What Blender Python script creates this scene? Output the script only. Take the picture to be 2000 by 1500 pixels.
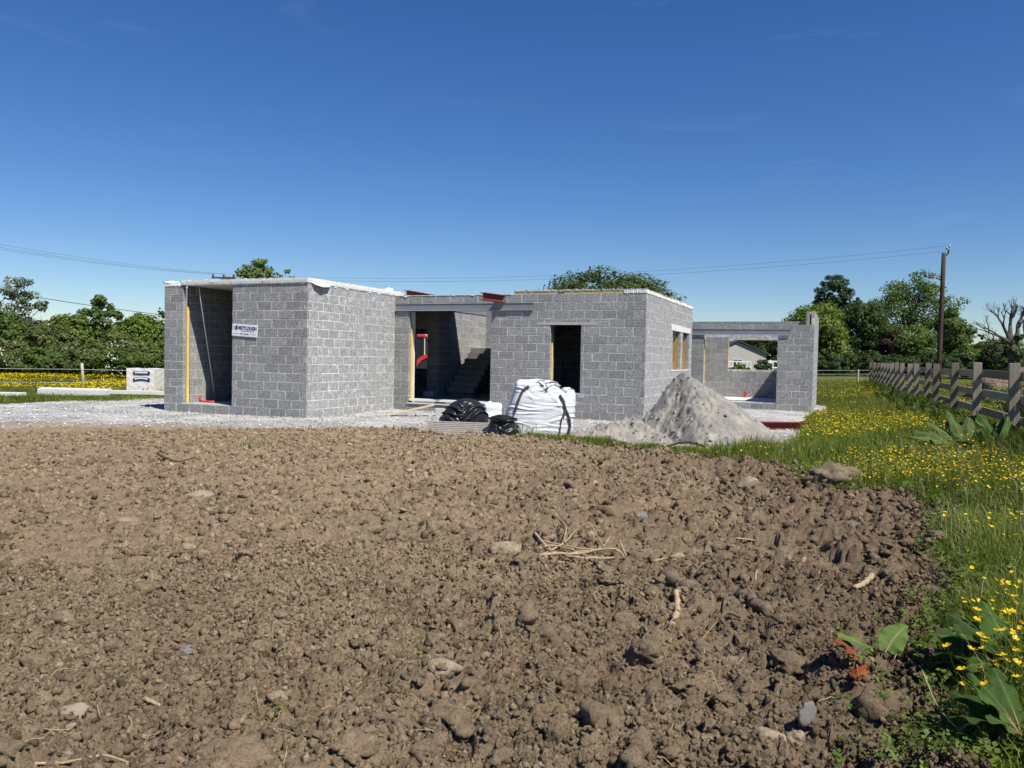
import bpy, bmesh, math, random
import numpy as np
from mathutils import Matrix, Vector

R = math.radians
scene = bpy.context.scene
for o in list(bpy.data.objects):
    bpy.data.objects.remove(o, do_unlink=True)
C = scene.collection

# ------------------------------------------------------------------ camera, sky, sun, exposure
CAM_H, PITCH, ROLL, FPX = 1.616, -0.0331, 0.0197, 1542.2
cam_d = bpy.data.cameras.new('camera')
cam_d.sensor_width = 36.0
cam_d.lens = FPX / 2000.0 * 36.0
cam_d.clip_start = 0.05
cam_d.clip_end = 6000
cam = bpy.data.objects.new('camera', cam_d)
C.objects.link(cam)
cam.matrix_world = Matrix.Translation((0, 0, CAM_H)) @ Matrix.Rotation(R(90) + PITCH, 4, 'X') @ Matrix.Rotation(ROLL, 4, 'Z')
scene.camera = cam

SUN = Vector((0.4846, -0.5602, 1.0)).normalized()          # towards the sun
world = bpy.data.worlds.new('World')
scene.world = world
world.use_nodes = True
wn = world.node_tree
bg = wn.nodes['Background']
sky = wn.nodes.new('ShaderNodeTexSky')
sky.sky_type = 'NISHITA'
sky.sun_disc = False
sky.sun_elevation = math.asin(SUN.z)
sky.sun_rotation = math.atan2(SUN.x, SUN.y)
sky.altitude = 0
sky.air_density = 1.0
sky.dust_density = 0.0
sky.ozone_density = 6.0
bg.inputs['Strength'].default_value = 0.08
hs = wn.nodes.new('ShaderNodeHueSaturation'); hs.inputs['Saturation'].default_value = 1.22; hs.inputs['Hue'].default_value = 0.511
wn.links.new(sky.outputs[0], hs.inputs['Color'])
# a few faint wisps of high cloud
tc_ = wn.nodes.new('ShaderNodeTexCoord'); mp_ = wn.nodes.new('ShaderNodeMapping'); mp_.inputs['Scale'].default_value = (2.0, 2.0, 13.0); mp_.inputs['Rotation'].default_value = (0, R(4), 0); mp_.inputs['Location'].default_value = (0.7, 0.3, 1.9)
nz_ = wn.nodes.new('ShaderNodeTexNoise'); nz_.inputs['Scale'].default_value = 1.7; nz_.inputs['Detail'].default_value = 8; nz_.inputs['Roughness'].default_value = 0.62; nz_.inputs['Distortion'].default_value = 0.8
rp_ = wn.nodes.new('ShaderNodeValToRGB'); rp_.color_ramp.elements[0].position = 0.60; rp_.color_ramp.elements[1].position = 0.80
rp_.color_ramp.elements[1].color = (0.032, 0.032, 0.032, 1)
mx_ = wn.nodes.new('ShaderNodeMix'); mx_.data_type = 'RGBA'; mx_.inputs[7].default_value = (11.0, 12.0, 13.0, 1)
wn.links.new(tc_.outputs['Generated'], mp_.inputs[0]); wn.links.new(mp_.outputs[0], nz_.inputs['Vector']); wn.links.new(nz_.outputs['Fac'], rp_.inputs[0])
wn.links.new(rp_.outputs[0], mx_.inputs[0]); wn.links.new(hs.outputs[0], mx_.inputs[6]); wn.links.new(mx_.outputs[2], bg.inputs['Color'])

sun_d = bpy.data.lights.new('sun', 'SUN')
sun_d.energy = 5.0
sun_d.angle = R(0.53)
sun_d.color = (1.0, 0.955, 0.88)
sun = bpy.data.objects.new('sun', sun_d)
C.objects.link(sun)
sun.rotation_euler = (-SUN).to_track_quat('-Z', 'Y').to_euler()
sun.location = (20, -30, 40)

scene.view_settings.view_transform = 'Standard'
scene.view_settings.look = 'None'
scene.view_settings.gamma = 1
scene.view_settings.use_curve_mapping = False
scene.view_settings.exposure = 0.4
scene.render.engine = 'CYCLES'
scene.cycles.max_bounces = 5
scene.cycles.diffuse_bounces = 1
scene.cycles.transparent_max_bounces = 8
scene.cycles.use_denoising = True

# ------------------------------------------------------------------ geometry of the place
def ground_point(px, py, z=0.0):
    """Where the sight line of a spot in the 2000 x 1500 photograph meets height z."""
    c, s = math.cos(ROLL), math.sin(ROLL)
    f = np.array([0, math.cos(PITCH), math.sin(PITCH)])
    r = np.array([1.0, 0, 0]); u = np.cross(r, f)
    r, u = c * r + s * u, -s * r + c * u
    d = f + (px - 1000) / FPX * r + (750 - py) / FPX * u
    t = (z - CAM_H) / d[2]
    return np.array([d[0] * t, d[1] * t, z])

def at_depth(px, py, y):
    """The point at distance y along +Y on that sight line."""
    c, s = math.cos(ROLL), math.sin(ROLL)
    f = np.array([0, math.cos(PITCH), math.sin(PITCH)])
    r = np.array([1.0, 0, 0]); u = np.cross(r, f)
    r, u = c * r + s * u, -s * r + c * u
    d = f + (px - 1000) / FPX * r + (750 - py) / FPX * u
    t = y / d[1]
    return np.array([d[0] * t, y, CAM_H + d[2] * t])

TH = -0.3997
HA = np.array([-5.0952, 19.5593])
E1 = np.array([math.cos(TH), math.sin(TH)])
E2 = np.array([-math.sin(TH), math.cos(TH)])
H = 0.225                                                   # one course of blockwork
def house_xy(u, v):
    return HA + u * E1 + v * E2
def to_uv(x, y):
    dx, dy = x - HA[0], y - HA[1]
    return dx * E1[0] + dy * E1[1], dx * E2[0] + dy * E2[1]

FENCE_S, FENCE_T = 3.07, math.tan(R(21.4))
def smooth(a, b, x):
    t = np.clip((x - a) / (b - a), 0, 1)
    return t * t * (3 - 2 * t)

# ------------------------------------------------------------------ noise
def _h(ix, iy, seed):
    with np.errstate(over='ignore'):
        n = (ix.astype(np.int64) * 374761393 + iy.astype(np.int64) * 668265263 + seed * 982451653) & 0xFFFFFFFF
        n = ((n ^ (n >> 13)) * 1274126177) & 0xFFFFFFFF
        n = n ^ (n >> 16)
    return (n & 0xFFFFFF) / float(0x1000000)

def vnoise(x, y, seed=0):
    ix, iy = np.floor(x), np.floor(y)
    fx, fy = x - ix, y - iy
    fx = fx * fx * fx * (fx * (fx * 6 - 15) + 10); fy = fy * fy * fy * (fy * (fy * 6 - 15) + 10)
    a, b = _h(ix, iy, seed), _h(ix + 1, iy, seed)
    c, d = _h(ix, iy + 1, seed), _h(ix + 1, iy + 1, seed)
    return (a + (b - a) * fx) * (1 - fy) + (c + (d - c) * fx) * fy

def fbm(x, y, octv=4, seed=0, gain=0.5):
    s, a, t = 0.0, 1.0, 0.0
    for i in range(octv):
        s = s + a * (vnoise(x, y, seed + i * 17) - 0.5); t += a
        x, y, a = x * 2.03 + 13.1, y * 2.03 + 7.7, a * gain
    return s / t * 2

def cells(x, y, seed=0):
    """Distance to the nearest feature point and that point's random number."""
    ix, iy = np.floor(x), np.floor(y)
    best = np.full(x.shape, 9.0); rid = np.zeros(x.shape)
    for dx in (-1, 0, 1):
        for dy in (-1, 0, 1):
            cx, cy = ix + dx, iy + dy
            px = cx + _h(cx, cy, seed); py = cy + _h(cx, cy, seed + 5)
            d = np.hypot(px - x, py - y)
            m = d < best
            best = np.where(m, d, best); rid = np.where(m, _h(cx, cy, seed + 9), rid)
    return best, rid

def terrain(x, y):
    x = np.asarray(x, float); y = np.asarray(y, float)
    d = x - (FENCE_S + FENCE_T * y)
    z = 0.36 * smooth(-3.1, -0.3, d) * smooth(2.0, 4.5, y + 1.5)
    far = 0.3 * smooth(30, 58, y) * smooth(-8, 10, x)
    return np.maximum(z, far) + 0.05 * fbm(x * 0.25, y * 0.25, 2, 91) * smooth(6, 12, np.abs(d) + y * 0.1)

def poly_sdf(x, y, poly):
    """Signed distance to a closed polygon, negative inside."""
    d2 = np.full(x.shape, 1e9); inside = np.zeros(x.shape, bool)
    n = len(poly)
    for i in range(n):
        ax, ay = poly[i]; bx, by = poly[(i + 1) % n]
        ex, ey = bx - ax, by - ay
        t = np.clip(((x - ax) * ex + (y - ay) * ey) / (ex * ex + ey * ey + 1e-12), 0, 1)
        d2 = np.minimum(d2, (x - ax - t * ex) ** 2 + (y - ay - t * ey) ** 2)
        cond = ((ay > y) != (by > y)) & (x < (bx - ax) * (y - ay) / (by - ay + 1e-12) + ax)
        inside ^= cond
    d = np.sqrt(d2)
    return np.where(inside, -d, d)

# ------------------------------------------------------------------ building helpers
def np_mesh(name, V, F, smooth_shade=False, tone=None):
    V = np.asarray(V, np.float32); F = np.asarray(F, np.int32)
    me = bpy.data.meshes.new(name)
    me.vertices.add(len(V)); me.vertices.foreach_set('co', V.ravel())
    k = F.shape[1]
    me.loops.add(F.size); me.loops.foreach_set('vertex_index', F.ravel())
    me.polygons.add(len(F))
    me.polygons.foreach_set('loop_start', np.arange(0, F.size, k, dtype=np.int32))
    me.polygons.foreach_set('loop_total', np.full(len(F), k, np.int32))
    if smooth_shade:
        me.polygons.foreach_set('use_smooth', np.ones(len(F), bool))
    if tone is not None:
        at = me.attributes.new('tone', 'FLOAT', 'POINT')
        at.data.foreach_set('value', np.asarray(tone, np.float32))
    me.update(calc_edges=True)
    return me

class MB:
    """Collects vertices and faces, then links them as one mesh object."""
    def __init__(self):
        self.v, self.f = [], []
    def add(self, vs, fs):
        o = len(self.v)
        self.v += [tuple(float(c) for c in p) for p in vs]
        self.f += [tuple(i + o for i in q) for q in fs]
        return self
    def box(self, a, b, m=None):
        (x0, y0, z0), (x1, y1, z1) = a, b
        vs = [(x0,y0,z0),(x1,y0,z0),(x1,y1,z0),(x0,y1,z0),(x0,y0,z1),(x1,y0,z1),(x1,y1,z1),(x0,y1,z1)]
        if m is not None:
            vs = [tuple(m @ Vector(p)) for p in vs]
        return self.add(vs, [(0,3,2,1),(4,5,6,7),(0,1,5,4),(1,2,6,5),(2,3,7,6),(3,0,4,7)])
    def tube(self, pts, rad, n=8, cap=True):
        pts = [Vector(p) for p in pts]
        if not hasattr(rad, '__len__'):
            rad = [rad] * len(pts)
        vs, fs = [], []
        prev = None
        for i, p in enumerate(pts):
            t = (pts[min(i+1, len(pts)-1)] - pts[max(i-1, 0)]).normalized()
            ref = Vector((0,0,1)) if abs(t.z) < 0.9 else Vector((1,0,0))
            a = t.cross(ref).normalized() if prev is None else (prev - t * prev.dot(t)).normalized()
            prev = a
            b = t.cross(a)
            for k in range(n):
                w = 2 * math.pi * k / n
                vs.append(p + (a * math.cos(w) + b * math.sin(w)) * rad[i])
        for i in range(len(pts) - 1):
            for k in range(n):
                fs.append((i*n+k, i*n+(k+1)%n, (i+1)*n+(k+1)%n, (i+1)*n+k))
        if cap:
            fs.append(tuple(range(n))[::-1]); fs.append(tuple((len(pts)-1)*n + k for k in range(n)))
        return self.add(vs, fs)
    def lathe(self, prof, n=24, m=None):
        vs, fs = [], []
        for r, z in prof:
            for k in range(n):
                w = 2*math.pi*k/n
                p = Vector((r*math.cos(w), r*math.sin(w), z))
                vs.append(m @ p if m is not None else p)
        for i in range(len(prof)-1):
            for k in range(n):
                fs.append((i*n+k, i*n+(k+1)%n, (i+1)*n+(k+1)%n, (i+1)*n+k))
        fs.append(tuple(range(n))[::-1]); fs.append(tuple((len(prof)-1)*n+k for k in range(n)))
        return self.add(vs, fs)
    def prism(self, outline, d0, d1, m):
        """Outline in local (x, z), pushed from y=d0 to y=d1."""
        n = len(outline)
        vs = [m @ Vector((x, d0, z)) for x, z in outline] + [m @ Vector((x, d1, z)) for x, z in outline]
        fs = [tuple(range(n)), tuple(range(2*n-1, n-1, -1))]
        fs += [(i, i+n, (i+1)%n+n, (i+1)%n) for i in range(n)]
        return self.add(vs, fs)
    def mesh(self, name, sm=False):
        me = bpy.data.meshes.new(name)
        me.from_pydata(self.v, [], self.f)
        if sm:
            me.polygons.foreach_set('use_smooth', [True]*len(me.polygons))
        me.update()
        return me
    def build(self, name, mat, parent=None, sm=False, bevel=0):
        o = link(name, self.mesh(name, sm), mat, parent)
        bm = bmesh.new(); bm.from_mesh(o.data)
        bmesh.ops.recalc_face_normals(bm, faces=bm.faces)
        if bevel:
            bmesh.ops.bevel(bm, geom=[e for e in bm.edges if len(e.link_faces) == 2 and e.calc_face_angle() > 0.6],
                            offset=bevel, segments=1, affect='EDGES')
        bm.to_mesh(o.data); bm.free()
        return o

def link(name, me, mat=None, parent=None):
    o = bpy.data.objects.new(name, me)
    C.objects.link(o)
    if mat is not None and not me.materials:
        me.materials.append(mat)
    if parent is not None:
        o.parent = parent
        if parent.get('_world'):
            o.matrix_parent_inverse = Matrix(parent['_m']).inverted() if False else Matrix.Translation(parent.location).inverted()
    return o

def tag(o, label=None, cat=None, group=None, kind=None):
    if label: o['label'] = label
    if cat: o['category'] = cat
    if group: o['group'] = group
    if kind: o['kind'] = kind
    return o

def thing(name, label, cat, loc=(0, 0, 0), rz=0.0, group=None, world_parts=False):
    """An Empty at a thing's base; with world_parts its parts are given in world coordinates."""
    o = bpy.data.objects.new(name, None)
    C.objects.link(o)
    o.empty_display_size = 0.2
    o.location = tuple(float(c) for c in loc)
    o.rotation_euler = (0, 0, rz)
    if world_parts:
        o['_world'] = 1
    return tag(o, label, cat, group)

def copy_tree(o, parent=None):
    c = o.copy(); C.objects.link(c); c.parent = parent
    for ch in list(o.children):
        copy_tree(ch, c)
    return c

# ------------------------------------------------------------------ materials
class NT:
    def __init__(self, name, rough=0.9, spec=0.2, metal=0.0):
        self.m = bpy.data.materials.new(name); self.m.use_nodes = True
        self.t = self.m.node_tree
        self.b = self.t.nodes['Principled BSDF']
        self.out = self.t.nodes['Material Output']
        self.b.inputs['Roughness'].default_value = rough
        self.b.inputs['Specular IOR Level'].default_value = spec
        self.b.inputs['Metallic'].default_value = metal
        self._pos = None
    def n(self, typ, **kw):
        nd = self.t.nodes.new('ShaderNode' + typ)
        for k, v in kw.items():
            if k in nd.inputs: self.put(nd.inputs[k], v)
            else: setattr(nd, k, v)
        return nd
    def put(self, sock, v):
        if isinstance(v, bpy.types.NodeSocket): self.t.links.new(v, sock)
        elif isinstance(v, (tuple, list)) and len(v) == 3 and sock.type == 'RGBA': sock.default_value = (*v, 1)
        else: sock.default_value = v
    @property
    def pos(self):
        if self._pos is None: self._pos = self.n('NewGeometry').outputs['Position']
        return self._pos
    def noise(self, scale, detail=4, rough=0.6, vec=None, dist=0.0, w=None):
        nd = self.n('TexNoise', Scale=scale, Detail=detail, Roughness=rough, Distortion=dist)
        self.put(nd.inputs['Vector'], vec if vec is not None else self.pos)
        return nd.outputs['Fac']
    def voro(self, scale, vec=None, feature='F1', out='Distance'):
        nd = self.n('TexVoronoi', feature=feature, Scale=scale)
        self.put(nd.inputs['Vector'], vec if vec is not None else self.pos)
        return nd.outputs[out]
    def scaled(self, sx, sy, sz, vec=None):
        nd = self.n('Mapping'); nd.inputs['Scale'].default_value = (sx, sy, sz)
        self.put(nd.inputs['Vector'], vec if vec is not None else self.pos)
        return nd.outputs[0]
    def ramp(self, fac, stops):
        nd = self.n('ValToRGB', Fac=fac)
        el = nd.color_ramp.elements
        while len(el) < len(stops): el.new(0.5)
        for e, (p, c) in zip(el, stops):
            e.position = p
            e.color = (c, c, c, 1) if not hasattr(c, '__len__') else (*c, 1)
        return nd.outputs['Color']
    def mix(self, fac, a, b, mode='MIX'):
        nd = self.n('Mix', data_type='RGBA', blend_type=mode)
        self.put(nd.inputs['Factor'], fac); self.put(nd.inputs['A'] if False else nd.inputs[6], a); self.put(nd.inputs[7], b)
        return nd.outputs[2]
    def math(self, op, a, b=0.0, clamp=False):
        nd = self.n('Math', operation=op, use_clamp=clamp)
        self.put(nd.inputs[0], a); self.put(nd.inputs[1], b)
        return nd.outputs[0]
    def maprange(self, v, a, b, c=0.0, d=1.0):
        nd = self.n('MapRange'); self.put(nd.inputs[0], v)
        for i, q in enumerate((a, b, c, d)): nd.inputs[i+1].default_value = q
        return nd.outputs[0]
    def attr(self, name='tone'):
        return self.n('Attribute', attribute_name=name).outputs['Fac']
    def obj_random(self):
        return self.n('ObjectInfo').outputs['Random']
    def island(self):
        return self.n('NewGeometry').outputs['Random Per Island']
    def color(self, c): self.put(self.b.inputs['Base Color'], c); return self
    def bump(self, h, strength=0.5, dist=0.01):
        nd = self.n('Bump', Strength=strength, Distance=dist, Height=h)
        self.t.links.new(nd.outputs[0], self.b.inputs['Normal'])
        return self

def mat_plain(name, c1, c2, scale=6, rough=0.85, spec=0.2, bump=0.3, bdist=0.004, metal=0.0, fine=60):
    t = NT(name, rough, spec, metal)
    f = t.noise(scale, 5, 0.65)
    g = t.noise(fine, 3, 0.6)
    t.color(t.mix(t.ramp(t.math('ADD', t.math('MULTIPLY', f, 0.65), t.math('MULTIPLY', g, 0.35)), [(0.32, 0.0), (0.68, 1.0)]), c1, c2))
    t.bump(t.noise(fine, 4, 0.7), bump, bdist)
    return t.m

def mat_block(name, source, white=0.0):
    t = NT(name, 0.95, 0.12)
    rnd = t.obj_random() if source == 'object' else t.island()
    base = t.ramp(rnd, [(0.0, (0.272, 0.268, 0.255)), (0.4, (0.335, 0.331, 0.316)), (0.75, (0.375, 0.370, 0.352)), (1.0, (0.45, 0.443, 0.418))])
    if white: base = t.mix(0.42, base, (0.52, 0.515, 0.50))  # lime, plus sunlight put into a paler base on the sunny faces
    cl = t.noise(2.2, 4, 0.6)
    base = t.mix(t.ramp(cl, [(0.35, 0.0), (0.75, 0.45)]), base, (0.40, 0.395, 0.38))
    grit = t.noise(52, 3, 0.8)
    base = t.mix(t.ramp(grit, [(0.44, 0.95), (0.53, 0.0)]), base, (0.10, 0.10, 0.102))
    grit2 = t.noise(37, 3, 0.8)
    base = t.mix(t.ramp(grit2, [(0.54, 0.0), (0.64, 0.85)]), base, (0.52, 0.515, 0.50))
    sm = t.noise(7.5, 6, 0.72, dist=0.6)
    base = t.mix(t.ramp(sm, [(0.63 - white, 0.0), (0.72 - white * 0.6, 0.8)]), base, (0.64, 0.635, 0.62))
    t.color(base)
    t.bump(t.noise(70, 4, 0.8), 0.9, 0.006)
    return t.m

M = {}
M['block'] = mat_block('block', 'object')
M['block_joined'] = mat_block('block_joined', 'island')
M['block_white'] = mat_block('block_limed_sunlit', 'island', 0.09)
M['block_white_single'] = mat_block('block_limed_sunlit_single', 'object', 0.09)
t = NT('mortar', 0.95, 0.1)
t.color(t.mix(t.ramp(t.noise(5.5, 5, 0.75), [(0.40, 0.0), (0.62, 1.0)]), (0.36, 0.358, 0.348), (0.64, 0.635, 0.61)))
t.bump(t.noise(60, 3, 0.7), 0.5, 0.004)
M['mortar'] = t.m
t = NT('mortar_limed_sunlit', 0.95, 0.1)  # limed mortar, its colour also lifted to look sunlit
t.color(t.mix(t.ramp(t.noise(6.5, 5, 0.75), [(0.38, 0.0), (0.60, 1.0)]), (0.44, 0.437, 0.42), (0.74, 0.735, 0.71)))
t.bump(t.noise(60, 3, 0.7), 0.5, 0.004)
M['mortar_limed_sunlit'] = t.m
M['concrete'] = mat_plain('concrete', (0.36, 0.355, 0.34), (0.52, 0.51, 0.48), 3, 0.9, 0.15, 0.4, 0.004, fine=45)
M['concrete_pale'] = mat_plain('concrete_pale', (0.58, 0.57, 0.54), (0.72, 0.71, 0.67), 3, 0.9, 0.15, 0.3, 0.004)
M['concrete_shaded'] = mat_plain('concrete_shaded', (0.17, 0.168, 0.162), (0.26, 0.255, 0.245), 3, 0.9, 0.15, 0.4, 0.004)  # indoor shade put into the colour, for ceiling slabs and stairs
M['rubble_screed'] = mat_plain('rubble_screed', (0.10, 0.10, 0.10), (0.48, 0.47, 0.44), 26, 0.95, 0.1, 1.0, 0.02, fine=40)
M['yellow_foam'] = mat_plain('yellow_foam', (0.60, 0.44, 0.13), (0.78, 0.60, 0.22), 3, 0.85, 0.2, 0.2, 0.002)
M['tan_board'] = mat_plain('tan_board', (0.38, 0.23, 0.06), (0.50, 0.32, 0.10), 5, 0.85, 0.2, 0.2, 0.002)
M['steel_grey'] = mat_plain('steel_grey', (0.16, 0.175, 0.195), (0.23, 0.245, 0.265), 2.5, 0.5, 0.45, 0.1, 0.001)
M['steel_edge'] = mat_plain('galvanised', (0.36, 0.39, 0.42), (0.46, 0.48, 0.50), 4, 0.45, 0.5, 0.1, 0.001)
M['red_oxide'] = mat_plain('red_oxide', (0.12, 0.022, 0.020), (0.26, 0.052, 0.042), 3.5, 0.7, 0.35, 0.15, 0.001)
M['white_plastic'] = mat_plain('white_plastic', (0.76, 0.76, 0.74), (0.84, 0.84, 0.82), 4, 0.5, 0.4, 0.1, 0.002)
M['red_plastic'] = mat_plain('red_plastic', (0.55, 0.03, 0.03), (0.65, 0.06, 0.05), 4, 0.45, 0.4, 0.1, 0.001)
M['timber'] = mat_plain('timber', (0.50, 0.40, 0.25), (0.66, 0.56, 0.38), 6, 0.85, 0.2, 0.3, 0.002)
M['black_rubber'] = mat_plain('black_rubber', (0.012, 0.012, 0.013), (0.03, 0.03, 0.03), 8, 0.7, 0.3, 0.3, 0.002)

# scatter of instanced pieces for what nobody could count
def gn_scatter(name, P, scale, rot, shapes, mat, smooth_shade=False):
    """shapes: list of (verts, faces). One object whose points carry an instance each."""
    col = bpy.data.collections.new(name + '_shapes')
    for i, (V, F) in enumerate(shapes):
        me = np_mesh(name + '_shape', V, F, smooth_shade); me.materials.append(mat)
        col.objects.link(bpy.data.objects.new('%s_shape_%02d' % (name, i), me))
    me = bpy.data.meshes.new(name); me.vertices.add(len(P)); me.vertices.foreach_set('co', np.asarray(P, np.float32).ravel())
    a = me.attributes.new('size', 'FLOAT_VECTOR', 'POINT'); a.data.foreach_set('vector', np.asarray(scale, np.float32).ravel())
    a = me.attributes.new('turn', 'FLOAT_VECTOR', 'POINT'); a.data.foreach_set('vector', np.asarray(rot, np.float32).ravel())
    me.update()
    o = link(name, me, mat)
    ng = bpy.data.node_groups.new(name, 'GeometryNodeTree')
    ng.interface.new_socket('Geometry', in_out='INPUT', socket_type='NodeSocketGeometry'); ng.interface.new_socket('Geometry', in_out='OUTPUT', socket_type='NodeSocketGeometry')
    gi, go = ng.nodes.new('NodeGroupInput'), ng.nodes.new('NodeGroupOutput')
    ci = ng.nodes.new('GeometryNodeCollectionInfo'); ci.inputs['Collection'].default_value = col; ci.inputs['Separate Children'].default_value = True; ci.inputs['Reset Children'].default_value = True
    ip = ng.nodes.new('GeometryNodeInstanceOnPoints'); ip.inputs['Pick Instance'].default_value = True
    def attr(n):
        q = ng.nodes.new('GeometryNodeInputNamedAttribute'); q.data_type = 'FLOAT_VECTOR'; q.inputs['Name'].default_value = n; return q.outputs['Attribute']
    ng.links.new(gi.outputs[0], ip.inputs['Points']); ng.links.new(ci.outputs[0], ip.inputs['Instance'])
    ng.links.new(attr('size'), ip.inputs['Scale']); ng.links.new(attr('turn'), ip.inputs['Rotation'])
    ng.links.new(ip.outputs[0], go.inputs[0])
    md = o.modifiers.new(name, 'NODES'); md.node_group = ng
    return tag(o, kind='stuff')
# ------------------------------------------------------------------ the ground
SOIL_POLY = [tuple(ground_point(px, py)[:2]) for px, py in
             ((-420, 842), (-150, 838), (0, 836), (200, 833), (430, 836), (600, 838), (700, 833), (790, 840), (850, 852), (1000, 857),
              (1130, 866), (1300, 884), (1420, 900), (1540, 916), (1600, 955), (1680, 968), (1770, 985), (1850, 1010), (1835, 1090), (1880, 1180),
              (1850, 1240), (1880, 1330), (1900, 1500), (1900, 1900))] + [(0.5, 1.2), (-6, 1.2), (-14, 5)]
GRAVEL_POLY = [tuple(ground_point(px, py)[:2]) for px, py in ((-900, 806), (-300, 800), (0, 790), (120, 783), (250, 777), (330, 774))] + \
              [tuple(house_xy(*q)) for q in ((-7.5, 9), (-7, 17), (6, 17.4), (11.3, 17.2), (11.5, 16.4), (11.5, 12.0), (11.1, 10.2))] + \
              [tuple(ground_point(px, py)[:2]) for px, py in ((1575, 850), (1545, 862), (1420, 880), (1150, 872), (900, 880), (500, 860), (0, 860), (-900, 870))]

def soil_edge(x, y):
    return poly_sdf(x, y, SOIL_POLY) + 0.28 * fbm(x * 0.9, y * 0.9, 3, 3)
def gravel_edge(x, y):
    return poly_sdf(x, y, GRAVEL_POLY) + 0.45 * fbm(x * 0.5, y * 0.5, 3, 8)

def soil_detail(x, y):
    coarse = smooth(-5.0, 3.0, x - 0.15 * y)                # finer and flatter to one side, lumpier to the other
    wx = x + 0.07 * fbm(x * 7, y * 7, 2, 21); wy = y + 0.07 * fbm(x * 7 + 40, y * 7, 2, 22)
    wx = wx + 0.022 * fbm(x * 30, y * 30, 2, 23); wy = wy + 0.022 * fbm(x * 30 + 9, y * 30, 2, 24)
    h = 0.05 + 0.05 * fbm(x * 0.55, y * 0.55, 3, 31) + 0.042 * fbm(x * 2.4, y * 2.4, 3, 32) * (0.45 + 0.9 * coarse)
    def domes(size, seed, keep, height):
        d, r = cells(wx / size, wy / size, seed)
        r2 = (r * 7.31) % 1.0
        dome = np.clip(1 - (d / (0.38 + 0.26 * r2)) ** 2, 0, 1) ** 0.9
        return np.where(r < keep, dome * size * height * (0.5 + 0.9 * r2), 0.0)
    big = np.maximum(domes(0.38, 41, 0.16, 0.22), domes(0.6, 51, 0.08, 0.08))
    mid = np.maximum(domes(0.155, 42, 0.34, 0.38), domes(0.23, 43, 0.22, 0.30))
    h = h + np.maximum(big, mid) * (0.40 + 0.75 * coarse)
    h = h + domes(0.085, 44, 0.45, 0.36) * (0.5 + 0.6 * coarse)
    h = h + domes(0.045, 45, 0.6, 0.40) * 0.9
    h = h + domes(0.024, 46, 0.75, 0.42)
    rough = fbm(x * 16, y * 16, 4, 49, 0.62)
    h = h + 0.020 * rough * (0.7 + 0.5 * coarse) - 0.014 * np.abs(fbm(x * 11 + 5, y * 11, 3, 50)) ** 0.7 * (0.6 + 0.6 * coarse)
    pits, pr = cells(wx / 0.3 + 7, wy / 0.3, 47)
    h = h - np.where(pr < 0.22 + 0.2 * coarse, np.clip(1 - (pits / 0.27) ** 2, 0, 1), 0) * 0.07 * (0.40 + 0.8 * coarse)
    h = h + 0.009 * (0.5 - np.abs(fbm(x * 27, y * 27, 3, 52))) 
    h = h - 0.04 * smooth(10.5, 15, y)
    return h + 0.009 * fbm(x * 50, y * 50, 3, 48, 0.7)

def soil_z(x, y):
    x = np.asarray(x, float); y = np.asarray(y, float)
    return terrain(x, y) * 0.55 + soil_detail(x, y)

def soil_top(x, y, r=0.05):
    """Height of the soil near a spot, for things that lie on it."""
    a = np.array([0, r, -r, 0, 0]); b = np.array([0, 0, 0, r, -r])
    return float(np.mean(soil_z(x + a, y + b)))

# meadow sheet, out to the horizon
def ground_sheet():
    ys = np.concatenate([np.linspace(-30, 0, 8)[:-1], np.linspace(0, 30, 120)[:-1], np.linspace(30, 110, 70)[:-1], 110 * np.exp(np.linspace(0, 3.2, 20))])
    xs = np.concatenate([-60 * np.exp(np.linspace(3.6, 0, 14))[:-1], np.linspace(-60, -14, 30)[:-1], np.linspace(-14, 22, 150)[:-1], np.linspace(22, 80, 30)[:-1], 80 * np.exp(np.linspace(0, 3.3, 14))])
    X, Y = np.meshgrid(xs, ys)
    under = np.clip(-np.minimum(soil_edge(X, Y), gravel_edge(X, Y)) / 0.35, -0.3, 1)
    Z = terrain(X, Y) - 0.13 * np.clip(under + 0.3, 0, 1) + 0.02 * fbm(X * 1.3, Y * 1.3, 2, 12)
    n, m = X.shape
    I = np.arange(n * m).reshape(n, m)
    F = np.stack([I[:-1, :-1], I[:-1, 1:], I[1:, 1:], I[1:, :-1]], -1).reshape(-1, 4)
    return np_mesh('ground', np.stack([X, Y, Z], -1).reshape(-1, 3), F, True)

t = NT('meadow', 1.0, 0.05)
g1 = t.noise(0.35, 4, 0.6); g2 = t.noise(5, 5, 0.7); g3 = t.noise(40, 3, 0.7)
col = t.mix(t.ramp(g2, [(0.3, 0.0), (0.7, 1.0)]), (0.05, 0.075, 0.012), (0.115, 0.14, 0.028))
col = t.mix(t.ramp(g1, [(0.35, 0.0), (0.7, 0.7)]), col, (0.14, 0.15, 0.04))
t.color(t.mix(t.ramp(g3, [(0.4, 0.6), (0.6, 0.0)]), col, (0.02, 0.035, 0.008)))
t.bump(t.noise(12, 5, 0.8), 1.0, 0.06)
tag(link('ground', ground_sheet(), t.m), kind='structure')

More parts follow.
